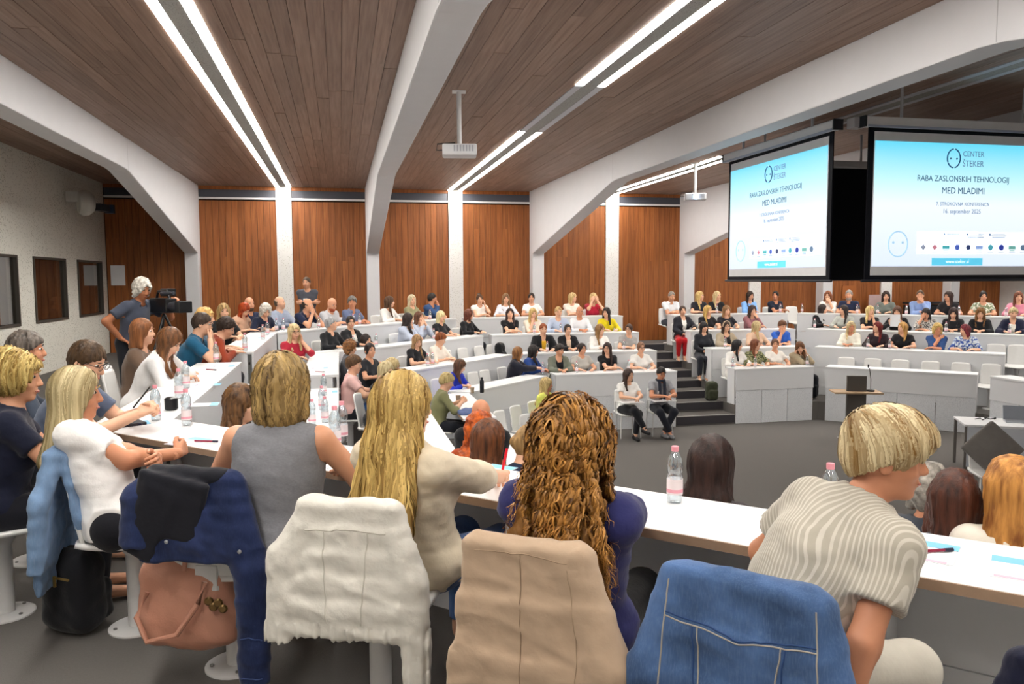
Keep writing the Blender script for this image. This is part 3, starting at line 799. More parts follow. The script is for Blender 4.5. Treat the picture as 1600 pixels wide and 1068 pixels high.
def strands(f, K, n, steps, step, seed, wave=0., wfreq=40., rad=.0016, curl=0., part=0., lift=.004, minz=None, spread=.5, hang=.10):
    "individual locks traced down over the hair volume"
    rg = np.random.default_rng(seed); Hc, HR = K['head'], K['HR']; hs = K['hs']
    u = rg.random(n)*2*np.pi; c = 1-rg.random(n)*1.05; sn = np.sqrt(np.clip(1-c*c, 0, 1))
    Q = np.stack([sn*np.cos(u)*.10, sn*np.sin(u)*.118-.01, c*.125+.014], 1)*hs
    P = Hc+Q@HR.T
    for _ in range(6):
        v, g = f.sample(P); g /= np.linalg.norm(g, axis=1, keepdims=True)+1e-6; P = P-g*(np.clip(v, -.05, .05)[:, None])
    v, g = f.sample(P); ok = np.abs(v) < .008; q = (P-Hc)@HR; ok &= ~((q[:, 1] > .045) & (q[:, 2] < .06)); P = P[ok]; m = len(P); path = [P.copy()]; off = rg.random(m)*lift*1.6-lift*.35
    side = np.sign(((P-Hc)@HR)[:, 0]-part+1e-6)
    D = np.zeros((m, 3)); ph = rg.random(m)*.9+np.floor(rg.random(m)*max(8, m/30))*2.4; alive = np.ones(m, bool)
    stop = steps*(1-.4*rg.random(m)**2)
    for s in range(steps-1):
        v, g = f.sample(P); g /= np.linalg.norm(g, axis=1, keepdims=True)+1e-6
        q = (P-Hc)@HR
        top = np.clip((q[:, 2]-.02)/.09, 0, 1)[:, None]
        want = np.array([0, 0, -1.])[None]+top*((side[:, None]*HR[:, 0][None])*.9+(-HR[:, 1])[None]*spread)
        want = want-g*(want*g).sum(1, keepdims=True); want /= np.linalg.norm(want, axis=1, keepdims=True)+1e-6
        D = D*.45+want*.55; D /= np.linalg.norm(D, axis=1, keepdims=True)+1e-6
        P2 = P+D*step
        v2, g2 = f.sample(P2); g2 /= np.linalg.norm(g2, axis=1, keepdims=True)+1e-6
        q2 = (P2-Hc)@HR; inside = (np.abs(v2) < hang) & ~((q2[:, 1] > .05) & (np.abs(q2[:, 0]) < .068) & (q2[:, 2] < .05) & (q2[:, 2] > -.13))
        P2 = P2-g2*np.clip(v2, -.02, .02)[:, None]
        alive &= inside & (s < stop)
        P = np.where(alive[:, None], P2, P); path.append(P.copy())
    A = np.stack(path, 1)                                        # m, steps, 3
    v, g = f.sample(A.reshape(-1, 3)); g = g.reshape(A.shape); g /= np.linalg.norm(g, axis=2, keepdims=True)+1e-6
    T = np.gradient(A, axis=1); T /= np.linalg.norm(T, axis=2, keepdims=True)+1e-6
    Bn = np.cross(T, g); arc = np.arange(steps)[None, :]*step
    ramp_ = np.clip(arc/.10, 0, 1)[:, :, None]
    A = A+g*(off[:, None, None]+lift*.3)
    fr = wfreq*(.8+.4*rg.random(m))[:, None]
    A = A+Bn*(wave*np.sin(arc*fr+ph[:, None]))[:, :, None]*ramp_
    if curl: A = A+g*(curl*np.cos(arc*fr+ph[:, None])+curl*.6)[:, :, None]*ramp_+Bn*(curl*np.sin(arc*fr+ph[:, None]))[:, :, None]*ramp_
    moved = np.linalg.norm(np.diff(A, axis=1), axis=2).sum(1); keep = moved > step*3; A = A[keep]; T = T[keep]; m = len(A); g = g[keep]; Bn = Bn[keep]
    rr = rad*(.7+.6*rg.random(m))[:, None]*np.clip(np.linspace(2.2, .0, steps)[None, :], .25, 1)
    val = np.clip(.46+.55*vnoise(A[:, min(4, steps-1)]*[1, 1, .6], 75., seed*.1)+.30*(rg.random(m)-.5), 0, 1)
    if True:                                        # flat locks that lie on the hair
        wd = rr*1.9; V = np.stack([A-Bn*wd[:, :, None], A+Bn*wd[:, :, None]], 2); idx = np.arange(m*steps*2).reshape(m, steps, 2)
        Qf = np.stack([idx[:, :-1, 0], idx[:, :-1, 1], idx[:, 1:, 1], idx[:, 1:, 0]], -1).reshape(-1, 4)
        return V.reshape(-1, 3), Qf, np.repeat(val, steps*2)
    ring = []
    for k in range(3):
        a = 2*np.pi*k/3; ring.append(A+(g*math.cos(a)*.7+Bn*math.sin(a)*1.3)*rr[:, :, None])
    V = np.stack(ring, 2)                                        # m, steps, 3, 3
    idx = np.arange(m*steps*3).reshape(m, steps, 3); Qs = []
    for k in range(3):
        k2 = (k+1) % 3; Qs.append(np.stack([idx[:, :-1, k], idx[:, :-1, k2], idx[:, 1:, k2], idx[:, 1:, k]], 3 if False else -1).reshape(-1, 4))
    return V.reshape(-1, 3), np.concatenate(Qs), np.repeat(val, steps*3)
# ------------------------------------------------------------------ people
LOD = {'far': (.028, .0145, .0185, .0105), 'mid': (.020, .0110, .0125, .0080), 'near': (.0110, .0066, .0090, .0048)}
def simplify_under(V, Q, fields, cell, depth=.003):
    "coarser body surface where clothes cover it"
    m = np.zeros(len(V), bool)
    for f in fields:
        lo = np.array([a[0] for a in f.a]); hi = np.array([a[-1] for a in f.a]); k = ((V > lo) & (V < hi)).all(1); i = np.nonzero(k)[0]
        if len(i): m[i] |= f.sample(V[i])[0] < -depth
    key = np.full(len(V), -1, np.int64); c = np.floor(V[m]/cell).astype(np.int64)+500; key[m] = (c[:, 0]*1000+c[:, 1])*1000+c[:, 2]; i = np.nonzero(~m)[0]; key[i] = 10**12+i
    u, inv = np.unique(key, return_inverse=True); inv = inv.ravel(); n = np.bincount(inv)
    W = np.stack([np.bincount(inv, V[:, j])/n for j in range(3)], 1); P = inv[Q]
    # drop repeated corners
    a, b, c_, d = P.T; e = [a == b, b == c_, c_ == d, d == a]; cnt = sum(x.astype(int) for x in e)
    quads = P[(cnt == 0) & (a != c_) & (b != d)]; T = P[cnt == 1]; e1 = [x[cnt == 1] for x in e]; tr = np.zeros((len(T), 3), np.int64)
    for j in range(4): keep = [q for q in range(4) if q != (j+1) % 4]; tr[e1[j]] = T[e1[j]][:, keep]
    tr = tr[(tr[:, 0] != tr[:, 1]) & (tr[:, 1] != tr[:, 2]) & (tr[:, 0] != tr[:, 2])]
    return W, quads, tr
HAIR = {
 'short': dict(k='short', t=.009, amp=.004), 'crop': dict(k='crop', t=.006, amp=.002), 'bald': dict(k='bald', t=.007, amp=.002), 'none': dict(k='none'),
 'pixie': dict(k='short', t=.020, amp=.004, fringe=.05), 'full': dict(k='short', t=.017, amp=.006, fringe=.015),
 'bob': dict(k='bob', t=.014, len=.15, amp=.004), 'bobf': dict(k='bob', t=.014, len=.15, amp=.004, fringe=.06), 'wavybob': dict(k='bob', t=.022, len=.20, amp=.006, wave=1., w=.09),
 'long': dict(k='long', t=.013, len=.36, amp=.004), 'longf': dict(k='long', t=.013, len=.38, amp=.004, fringe=.07), 'mid': dict(k='long', t=.014, len=.26, amp=.004), 'wavy': dict(k='long', t=.018, len=.34, amp=.006, wave=1., w=.085),
 'curly': dict(k='curly', t=.024, len=.22, amp=.005, w=.095), 'curlyshort': dict(k='curly', t=.024, len=.06, amp=.005, w=.07),
 'bun': dict(k='bun', t=.008, amp=.002), 'pony': dict(k='pony', t=.008, len=.26, amp=.002), 'back': dict(k='bun', t=.008, amp=.002, by=-.10, bz=-.02, bs=.8),
}
SKINS = {'a': '#e3b496', 'b': '#d9a383', 'c': '#c98d6c', 'd': '#eac3a8', 'e': '#b97b58'}
def skeleton(sex='f', pose='sit', lean=8., side=0., twist=0., head=(0, 5, 0), sc=1., legs='sit', arms=('desk', 'desk'), hz=None, broad=1., **_):
    m = sex == 'm'; K = {}
    hz = hz if hz is not None else (.545 if pose == 'sit' else .92)
    hip = np.array([0, 0, hz]); TR = rotm('Y', side)@rotm('X', -lean)@rotm('Z', -twist)
    tx, ty, tz = TR[:, 0], TR[:, 1], TR[:, 2]; K.update(hip=hip, TR=TR, tx=tx, ty=ty, tz=tz, m=m, hs=1.0 if m else .965)
    K['b'] = broad; sh = (.163 if m else .146)*broad; tl = .455 if m else .430
    K['S'] = {s: hip+tz*tl+tx*s*sh-ty*.005 for s in (-1, 1)}; K['sh_mid'] = hip+tz*tl
    nb = hip+tz*(tl+.045); K['nb'] = nb; K['nape'] = nb-ty*.03
    up = unit(tz*.75+np.array([0, 0, .5])); HR = rotm('Z', -head[0])@rotm('X', -head[1])@rotm('Y', head[2])
    K['HR'] = HR; K['head'] = nb+up*.105+HR[:, 2]*.065+HR[:, 1]*.02; K['hz'] = hz
    l1, l2 = (.285, .255) if m else (.265, .235); K['E'] = {}; K['W'] = {}; K['hd'] = {}; K['hn'] = {}
    hd_ = K['head']
    for s, a in zip((-1, 1), arms):
        kind = a; pole = np.array([s*.75, -.35, -.6]); hdir = None; hn = np.array([0, 0, 1.]); grip = 'relaxed'
        if isinstance(a, (tuple, list)) and not isinstance(a[0], str):
            W = np.array(a[:3], float); kind = 'custom'
            if len(a) > 3 and a[3] is not None: pole = np.array(a[3], float)
            if len(a) > 4 and a[4] is not None: hdir = unit(a[4])
            if len(a) > 5 and a[5] is not None: hn = unit(a[5])
            if len(a) > 6: grip = a[6]
        elif a == 'desk': W = np.array([s*.14, .40, .80]); grip = 'flat'; hdir = np.array([-s*.5, .85, -.05])
        elif a == 'together': W = np.array([s*.075, .40, .805]); hdir = np.array([-s*.7, .7, -.03])
        elif a == 'fold': W = np.array([-s*.06, .37+(.045 if s > 0 else 0), .80+(.02 if s > 0 else 0)]); hdir = np.array([-s*1., .2, -.05])
        elif a == 'chin': W = hd_+HR@np.array([s*.035, .095, -.185]); pole = np.array([s*.35, .35, -1.]); hdir = HR@np.array([-s*.25, -.05, 1.]); hn = HR@np.array([s*.3, 1, .1]); grip = 'grip'
        elif a == 'cheek': W = hd_+HR@np.array([s*.105, .05, -.15]); pole = np.array([s*.5, .35, -1.]); hdir = HR@np.array([-s*.05, -.1, 1.]); hn = HR@np.array([s*1., .3, .1])
        elif a == 'mouth': W = hd_+HR@np.array([s*.07, .125, -.15]); pole = np.array([s*.5, .25, -1.]); hdir = HR@np.array([-s*.6, -.05, .8]); hn = HR@np.array([s*.3, 1, .1])
        elif a == 'brow': W = hd_+HR@np.array([s*.07, .125, -.06]); pole = np.array([s*.6, .3, -1.]); hdir = HR@np.array([-s*.35, -.1, 1.]); hn = HR@np.array([s*.3, 1, .1])
        elif a == 'neck': W = hd_+HR@np.array([-s*.03, .07, -.20]); pole = np.array([s*.5, .5, -1.]); hdir = HR@np.array([-s*1., -.1, .6]); hn = HR@np.array([0, 1, .4])
        elif a == 'lap': W = np.array([s*.08, .26, hz+.10]); hdir = np.array([-s*.6, .8, -.1])
        elif a == 'phone': W = np.array([s*.07, .36, .86]); hdir = np.array([-s*.35, .75, .5]); hn = np.array([s*.6, .5, .5]); grip = 'grip'
        elif a == 'cross': W = hip+tz*.25+ty*.19-tx*s*.10; hdir = -tx*s; hn = ty
        elif a == 'hips': W = hip+tx*s*.20+tz*.08+ty*.02; pole = np.array([s*1., -.6, 0]); hdir = np.array([-s*.5, .6, -.5])
        else: W = K['S'][s]+np.array([s*.04, .02, -.47]); hdir = np.array([0, .1, -1.]); hn = np.array([s*1., 0, 0]); pole = np.array([s*.2, -1, 0])
        E, W = ik(K['S'][s], W, l1, l2, pole); K['E'][s], K['W'][s] = E, W
        K['hd'][s] = unit(hdir if hdir is not None else W-E); K['hn'][s] = hn; K.setdefault('grip', {})[s] = grip
    K['J'] = {}
    for s in (-1, 1):
        hj = hip+np.array([s*.088, .0, -.02])
        if legs == 'sit': kn, an = np.array([s*.105, .43, .50]), np.array([s*.10, .40, .085])
        elif legs == 'out': kn, an = np.array([s*.13, .42, .52]), np.array([s*.12, .58, .085])
        elif legs == 'cross': kn, an = (np.array([.03, .44, .56]), np.array([-.12, .56, .24])) if s > 0 else (np.array([-.06, .42, .50]), np.array([-.02, .36, .085]))
        elif legs == 'ankles': kn, an = np.array([s*.14, .42, .50]), np.array([-s*.05, .42+.04*s, .10])
        elif legs == 'side': kn, an = np.array([s*.09+.16, .40, .50]), np.array([s*.08+.16, .34, .085])
        else: kn, an = hj*[1, 1, 0]+[0, .015, hz*.53], hj*[1, 1, 0]+[s*.01, -.02, .085]
        if isinstance(legs, dict): kn, an = np.array(legs[s][0], float), np.array(legs[s][1], float)
        if hz != .545 and legs == 'sit': kn = kn+[0, 0, (hz-.545)*.5]
        fd = unit(np.array([kn[0]-hj[0], kn[1]-hj[1], 0])+np.array([0, .3, 0])); toe = an*[1, 1, 0]+fd*.15+[0, 0, max(.035, an[2]-.05)]
        K['J'][s] = (hj, kn, an, toe)
    return K
def add_torso(f, K, add=0., k=.05):
    hip, tx, ty, tz, m = K['hip'], K['tx'], K['ty'], K['tz'], K['m']; R = K['TR']; b = K['b']; bb = np.array([b, (1+b)/2, 1])
    f.ell(hip+[0, -.01, .005], np.array([.172 if not m else .165, .122, .115])*bb+add+(.008 if add else 0), None, k)
    f.ell(hip+tz*.17, np.array([.135 if not m else .155, .108, .19])*bb+add, R, k)
    f.ell(hip+tz*.31, np.array([.150 if not m else .172, .118, .155])*bb+add, R, k)
    S = K['S']; f.cone(S[-1]-tz*.006, S[1]-tz*.006, .052+add, .052+add, k)
    if not m:
        for s in (-1, 1): f.ell(hip+tz*.285+tx*s*.075+ty*.085, np.array([.068, .06, .066])+add, R, .03)
    f.cone(K['nb']-K['tz']*.055+K['tx']*.055, K['nb']+K['tz']*.0, .05+add, .05+add, .05); f.cone(K['nb']-K['tz']*.055-K['tx']*.055, K['nb'], .05+add, .05+add, .05)
def add_arm(f, K, s, add=0., upto=2., k=.025, ease=1.):
    S, E, W = K['S'][s], K['E'][s], K['W'][s]; g = (1.08 if K['m'] else .95)*(1+(K['b']-1)*.7)
    if upto <= 1:
        c = S+(E-S)*upto; f.cone(S, E, .049*g+add, .042*g+add*ease, k, cut=(c, unit(E-S)))
    else:
        f.cone(S, E, .049*g+add, .040*g+add, k); c = E+(W-E)*(upto-1)
        if upto < 1.98: f.cone(E, W, .040*g+add, .029*g+add, k, cut=(c, unit(W-E)))
        else: f.cone(E, W, .040*g+add, .028*g+add, k)
def add_leg(f, K, s, add=0., k=.03, foot=True, cutz=None):
    hj, kn, an, toe = K['J'][s]; g = 1.05
    f.cone(hj, kn, .085*g+add, .056*g+add, k)
    f.cone(kn, an, .056*g+add, .040+add, k, cut=None if cutz is None else (kn+(an-kn)*cutz, unit(an-kn)))
    if foot: f.cone(an-[0, 0, .03], toe, .036, .028, .02)
def bounds(K, pad=.13, lo_z=None):
    P = [K['hip'], K['head']+[0, 0, .06]]
    for s in (-1, 1): P += [K['S'][s], K['E'][s], K['W'][s], *K['J'][s]]
    P = np.array(P); return P.min(0)-pad, P.max(0)+pad
def person(loc, az, label, sex='f', skin='a', hair='long', hc='#4a3020', hc2=None, top=('tee', '#ffffff'), bottom='#20222a', lod='far', glasses=False, shoes=None, group=None, lips='#b5655a',
           head_extra=None, name='person', brows=None, strand=None, badge=False, wr=None, seed=None, **pose):
    K = skeleton(sex=sex, **pose); hb, hf, hh, hn_ = LOD[lod]; seed = seed if seed is not None else (abs(hash_(label)) % 97)*.37
    root = tag(empty(name, loc, az), label, 'person', group or 'people in the hall')
    Hc, HR, hs = K['head'], K['HR'], K['hs']; T = lambda x, y, z: Hc+HR@(np.array([x, y, z])*hs)
    lo, hi = bounds(K); hz = K['hz']
    zone = [(Hc[i]-.125, Hc[i]+.135, hf) for i in range(3)]
    zs = axis(lo[2], hi[2]+.04, hb*1.6 if lod == 'far' else hb*1.2, [zone[2], (hz-.05, hi[2], hb)])
    f = Field(axis(lo[0], hi[0], hb, [zone[0]]), axis(lo[1], hi[1], hb, [zone[1]]), zs)
    add_torso(f, K)
    for s in (-1, 1): add_arm(f, K, s); add_leg(f, K, s)
    f.cone(K['nb']-K['tz']*.05, T(0, -.018, -.06), .058 if K['m'] else .050, .054 if K['m'] else .047, .03)
    f.ell(T(0, -.008, .022), np.array([.076, .096, .102])*hs, HR, .0)
    f.ell(T(0, .022, -.052), np.array([.060 if K['m'] else .056, .072, .074])*hs, HR, .03)
    f.ell(T(0, .070, -.100), np.array([.022, .020, .017])*hs, HR, .02)
    for s in (-1, 1):
        f.ell(T(s*.034, .099, .012), np.array([.019, .014, .011])*hs, HR, .012, 'c')
        f.ell(T(s*.078, -.008, -.018), np.array([.010, .020, .031])*hs, HR, .006)
        f.ell(T(s*.040, .062, -.030), np.array([.022, .022, .022])*hs, HR, .02)
    f.cone(T(0, .086, .016), T(0, .108, -.026), .0085*hs, .0125*hs, .010); f.ell(T(0, .098, -.030), np.array([.017, .013, .009])*hs, HR, .008)
    f.ell(T(0, .088, -.064), np.array([.022, .012, .012])*hs, HR, .01)
    BV, BQ = f.mesh(); Vs, Qs, n = [], [], 0; covers = []
    for s in (-1, 1):
        hv, hq = hand(K['grip'][s], hn_); g = 1.0 if K['m'] else .9
        Y = K['hd'][s]; Z = K['hn'][s]-Y*(K['hn'][s]@Y); Z = unit(Z); X = np.cross(Y, Z); q = hv*g*[s, 1, 1]
        Vs.append(K['W'][s]+np.stack([X, Y, Z], 1).dot(q.T).T if False else K['W'][s]+q@np.stack([X, Y, Z], 0)); Qs.append((hq if s > 0 else hq[:, ::-1])+n); n += len(hv)
    sm = skin_mat(SKINS.get(skin, skin))
    # clothes
    kind, col = top[0], top[1]; opt = top[2] if len(top) > 2 else {}
    cmat = col if isinstance(col, bpy.types.Material) else cloth(col, opt.get('c2'), opt.get('scale', 30.), opt.get('pattern'))
    sleeve = {'tee': .62, 'polo': .66, 'shirt': 1.92, 'tank': None, 'blazer': 1.95, 'roll': 1.35, 'elbow': 1.05, 'cap': .34}[kind]
    def garment(nm, mat, add, sl, neck, hem, open_front=None, ease=1.):
        lo2 = np.minimum(K['hip']-[.30, .26, .16], np.min([K['W'][1], K['W'][-1], K['E'][1], K['E'][-1]], axis=0)-.09); hi2 = np.maximum(K['nb']+[.28, .26, .12], np.max([K['W'][1], K['W'][-1], K['E'][1], K['E'][-1]], axis=0)+.09)
        lo2[2] = max(lo2[2], K['hip'][2]-.30) if pose.get('pose', 'sit') == 'sit' else lo2[2]
        g = Field(axis(lo2[0], hi2[0], hb), axis(lo2[1], hi2[1], hb), axis(lo2[2], hi2[2], hb))
        add_torso(g, K, add, .06)
        if hem is not None: g.plane(K['hip']+K['tz']*hem, -unit(K['tz']*.9+np.array([0, 0, .3])))
        if sl:
            for s in (-1, 1): add_arm(g, K, s, add, sl, ease=ease)
        else:
            for s in (-1, 1): g.ell(K['S'][s]+K['tx']*s*.055, (.075, .085, .11), K['TR'], .02, 'c')
        up = unit(Hc-K['nb'])
        g.cone(K['nb']+K['ty']*neck[1]-K['tz']*neck[2], K['nb']+up*.12, neck[0], neck[0]*1.05, .015, 'c')
        if open_front:
            a = K['hip']+K['tz']*.10+K['ty']*.16; b = K['nb']+K['ty']*.10
            g.cone(a, b, open_front*.6, open_front, .01, 'c')
        wamp = {'far': .004, 'mid': .004, 'near': .0042}[lod] if wr is None else wr
        g.add_noise(lambda P: wamp*(vnoise(P*[1, 1, 1.8], 26., seed)+.6*vnoise(P*[1.5, 1, 2.2], 55., seed+2)))
        v, q = g.mesh(); covers.append(g); return link(nm, fast_mesh(nm, v, q, mat), root)
    neck = opt.get('neck', (.062, .02, .0)); hem = opt.get('hem', -.05)
    if kind == 'blazer':
        if opt.get('inner'): garment('inner_top', cloth(opt['inner']), .012, .4, (.070, .03, .02), -.04)
        garment('blazer', cmat, .024, sleeve, (.062, .02, .0), opt.get('hem', -.16), opt.get('open', .055))
    else:
        garment({'tee': 't_shirt', 'polo': 'polo_shirt', 'shirt': 'shirt', 'tank': 'sleeveless_top', 'roll': 'shirt', 'elbow': 'blouse', 'cap': 'blouse'}[kind], cmat, opt.get('add', .014), sleeve, neck, hem, ease=opt.get('ease', 1.4))
        if kind == 'polo' or opt.get('collar'):
            c0 = K['nb']+K['ty']*.005; ang = np.linspace(-2.6, 2.6, 17); P = np.zeros((17, 3, 3))
            for j, (rr, zz) in enumerate(((.066, .035), (.080, .012), (.094, -.014))):
                for i, a in enumerate(ang): P[i, j] = c0-K['ty']*(math.cos(a)*rr)+K['tx']*(math.sin(a)*rr)+K['tz']*(zz-.022*max(0, -math.cos(a)))
            link('collar', grid_mesh('collar', P, cmat, .006), root)
    hl = hb*1.5 if lod == 'far' and not shoes else hb*1.2
    g = Field(axis(lo[0], hi[0], hl), axis(lo[1], hi[1], hl), axis(lo[2], K['hip'][2]+.16, hl))
    g.ell(K['hip']+[0, -.01, .005], np.array([.172 if not K['m'] else .165, .122, .115])*[K['b'], 1, 1]+.010, None, .05); g.ell(K['hip']+K['tz']*.10, np.array([.138 if not K['m'] else .150, .108, .12])+.009, K['TR'], .05)
    g.plane(K['hip']+K['tz']*.07, K['tz'])
    for s in (-1, 1): add_leg(g, K, s, .013, .04, foot=False, cutz=opt.get('leg', .92))
    v, q = g.mesh(); bm_ = bottom if isinstance(bottom, bpy.types.Material) else cloth(bottom)
    link('trousers', fast_mesh('trousers', v, q, bm_), root); covers.append(g)
    BV, bq, bt = simplify_under(BV, BQ, covers, .07 if lod != 'near' else .05); n0 = len(BV)
    link('body', fast_mesh('body', np.concatenate([BV]+Vs), [np.concatenate([bq]+[q_+n0 for q_ in Qs]), bt], sm), root)
    if shoes:
        for s in (-1, 1):
            hj, kn, an, toe = K['J'][s]; c = an*[1, 1, 0]; d = unit((toe-an)*[1, 1, 0]); dz = an[2]-.085
            g = Field(axis(min(an[0], toe[0])-.1, max(an[0], toe[0])+.1, .010), axis(min(an[1], toe[1])-.12, max(an[1], toe[1])+.1, .010), axis(-.01+dz, .13+dz, .010))
            g.cone([*(c-d*.045)[:2], .045+dz], [*(c+d*.16)[:2], .032+dz], .046, .036, .01); g.cone([*(c-d*.03)[:2], .05+dz], [*an[:2], .09+dz], .045, .042, .02); g.plane((0, 0, .004+dz), (0, 0, -1))
            v, q = g.mesh(); link('shoe', fast_mesh('shoe', v, q, flat(shoes, .5)), root)
    # hair and face
    st = dict(HAIR[hair]) if isinstance(hair, str) else dict(hair)
    if head_extra: st.update(head_extra)
    if st['k'] != 'none' or st.get('beard'):
        hfld = hair_field(K, st, hh, seed=seed); v, q = hfld.mesh()
        hm = hair_mat(hc, hc2, st['k'] == 'curly')
        if strand:
            sv, sq, val = strands(hfld, K, seed=int(seed*100), **strand)
            me = fast_mesh('hair', np.concatenate([v, sv]), np.concatenate([q, sq+len(v)]), hair_mat(hc, hc2, st['k'] == 'curly', True))
            at = me.attributes.new('strand', 'FLOAT', 'POINT'); at.data.foreach_set('value', np.concatenate([np.full(len(v), .22, np.float32), val.astype(np.float32)]))
            link('hair', me, root)
        else: link('hair', fast_mesh('hair', v, q, hm), root)
    def place(nm, me, p, R=HR, s=1., mir=False):
        o = link(nm, me, root); M = np.eye(4); M[:3, :3] = R*s; M[:3, 3] = p
        if mir: M[:3, 0] *= -1
        o.matrix_basis = Matrix(M); return o
    for s in (-1, 1):
        place('eye', FACE_BITS['eye'], T(s*.0335, .0785, .012), HR, hs)
        place('eyebrow', brow_mesh(brows or hc), T(s*.034, .0925, .034), HR, hs, s < 0)
    place('lips', lips_mesh(lips), T(0, .0985, -.0655), HR, hs)
    if glasses: place('glasses', glasses_mesh(), T(0, .107, .010), HR, hs)
    if badge: place('name_badge', MB().box((0, 0, 0), (.085, .006, .05)).mesh('name_badge', flat('#f4f6fa', .4)), K['hip']+K['tz']*.31+K['tx']*.06+K['ty']*.155, K['TR'])
    return root, K
def hash_(s):
    h = 7
    for c in s: h = (h*31+ord(c)) % 1000003
    return h
# ------------------------------------------------------------------ the audience
CHAIRS = 'white pedestal chairs in the desk rows'
def sit(row, run, px, label, off=0., turn=0., h=1.15, with_chair=True, zoff=0., **kw):
    kw.setdefault('arms', ('desk', 'desk')); kw.setdefault('lod', 'far')
    x, y, z, az = seat_at(row, run, px, h, off); az += turn
    if with_chair: SEATS.append((row, run, x, y, z, az-turn*.6, label))
    # keep a readable, matching pose: the desk lies straight ahead
    return person((x, y, z+zoff), az, label, **kw)
SEATS = []
W_, BK, NV, GR = '#eceae6', '#191a1e', '#1d2440', '#8d9096'
BL, DB, BR, LB, GY, RD, AU = '#c79f5e', '#2a1c14', '#4b3220', '#8a6a44', '#a8a39b', '#7c3218', '#6a3a1e'
def T_(c, **k): return ('tee', c, k)
def Sh(c, **k): return ('shirt', c, k)
def Bz(c, inner=W_, **k): return ('blazer', c, dict(inner=inner, **k))
F, M = 'f', 'm'
# --- top row along the booth side
sit(0, 'left1', 228, 'woman with long brown hair in white shirt looking down beside the man with phone', sex=F, hair='long', hc=BR, hc2='#8a5a34', top=Sh('#e9e8e8'), head=(10, 38, 0), lean=24, arms=('cheek', 'together'), lod='mid', off=.06)
sit(0, 'left1', 222, 'person with auburn hair half hidden behind the woman in white shirt', off=-.05, sex=F, hair='bob', hc='#7a4a26', top=T_('#6a5648'), lean=6, h=1.2)
sit(0, 'left1', 291, 'man with glasses in teal blue polo, hands clasped at his mouth', sex=M, hair='short', hc='#33241a', top=('polo', '#1f5878'), glasses=True, arms=('mouth', 'mouth'), lean=22, head=(-3, 14, 0), lod='mid', off=.05)
person((-1.66, 9.72, 0), 74, 'person in rust red sweater bending low over the desk end', sex=F, hair='full', hc=DB, top=Sh('#8d3a22'), lean=32, head=(15, 30, 8), arms=('desk', 'desk'), lod='mid'); SEATS.append((0, 'left2', -1.66, 9.72, 0, 74, 'person in rust red sweater'))
sit(0, 'left2', 318, 'woman with curly blonde hair in profile behind the man in teal polo', sex=F, hair='curlyshort', hc=BL, top=T_('#51606e'), lean=8, lod='mid', off=.06)
sit(0, 'left2', 352, 'smiling woman with long light hair in black top beside the red-haired person', sex=F, hair='long', hc=LB, hc2='#cfae74', top=T_(BK), turn=50, head=(20, 8, 0), lean=10, lod='mid', arms=('together', 'together'))
sit(0, 'left2', 374, 'person with orange red hair looking down, pale top', sex=F, hair='bob', hc='#8d3312', hc2='#c4501c', top=('cap', '#cfa58a'), turn=30, head=(10, 40, 0), lean=16)
sit(0, 'nw', 392, 'balding bearded man in dark navy shirt behind the white-haired woman', sex=M, hair='bald', hc='#51402f', skin='b', head_extra=dict(beard=.006), top=T_(NV), head=(10, 2, 0), off=-.35, h=1.25, lean=2, with_chair=True)
sit(0, 'nw', 404, 'woman with white curly hair and navy top bending over the desk corner', sex=F, hair='curlyshort', hc='#cfc8ba', hc2='#f2eee4', brows='#9a948a', top=Sh('#1b2138'), lean=26, head=(20, 34, 0), arms=('together', 'desk'), h=1.05, lod='mid')
sit(0, 'nw', 440, 'bald man in pale blue grey shirt sitting upright before the wall panel', sex=M, hair='bald', hc='#6b5a4a', top=Sh('#9aa4b8'), head=(-30, 0, 0), off=-.35, lean=0, arms=('together', 'together'), h=1.22)
sit(0, 'nw', 471, 'man in navy tee holding both hands to his mouth', sex=M, hair='bald', hc=DB, skin='b', top=T_('#1c2440'), lean=22, head=(-30, 6, 0), arms=('mouth', 'mouth'), lod='mid')
sit(0, 'nw', 510, 'bald man with red beard in pale grey tee leaning on the desk', sex=M, hair='none', hc='#8a3f1e', skin='b', head_extra=dict(beard=.016), top=T_('#c9ccd2'), lean=20, head=(5, 22, 0), arms=('fold', 'fold'), lod='mid')
sit(0, 'nw', 546, 'grey-haired man in slate blue polo looking sideways over the desk', sex=M, hair='full', hc='#4d4844', hc2='#8a8680', skin='c', top=('polo', '#6b7796'), lean=16, head=(45, 4, 0), arms=('desk', 'fold'))
sit(0, 'nw', 604, 'woman in white blouse with long brown hair in profile', sex=F, hair='long', hc=BR, top=Sh(W_), lean=14, head=(-50, 4, 0), arms=('desk', 'together'))
sit(0, 'nw', 645, 'woman with white blonde hair in olive shirt', sex=F, hair='bob', hc='#cdb98c', hc2='#efe4c6', top=('elbow', '#8d8a68'), lean=4, head=(20, 4, 0))
sit(0, 'nw', 674, 'dark-haired man in blue shirt with hand at his mouth, profile', sex=M, hair='short', hc='#1f1814', skin='c', top=Sh('#34507a'), lean=8, head=(-60, 2, 0), arms=('together', 'mouth'))
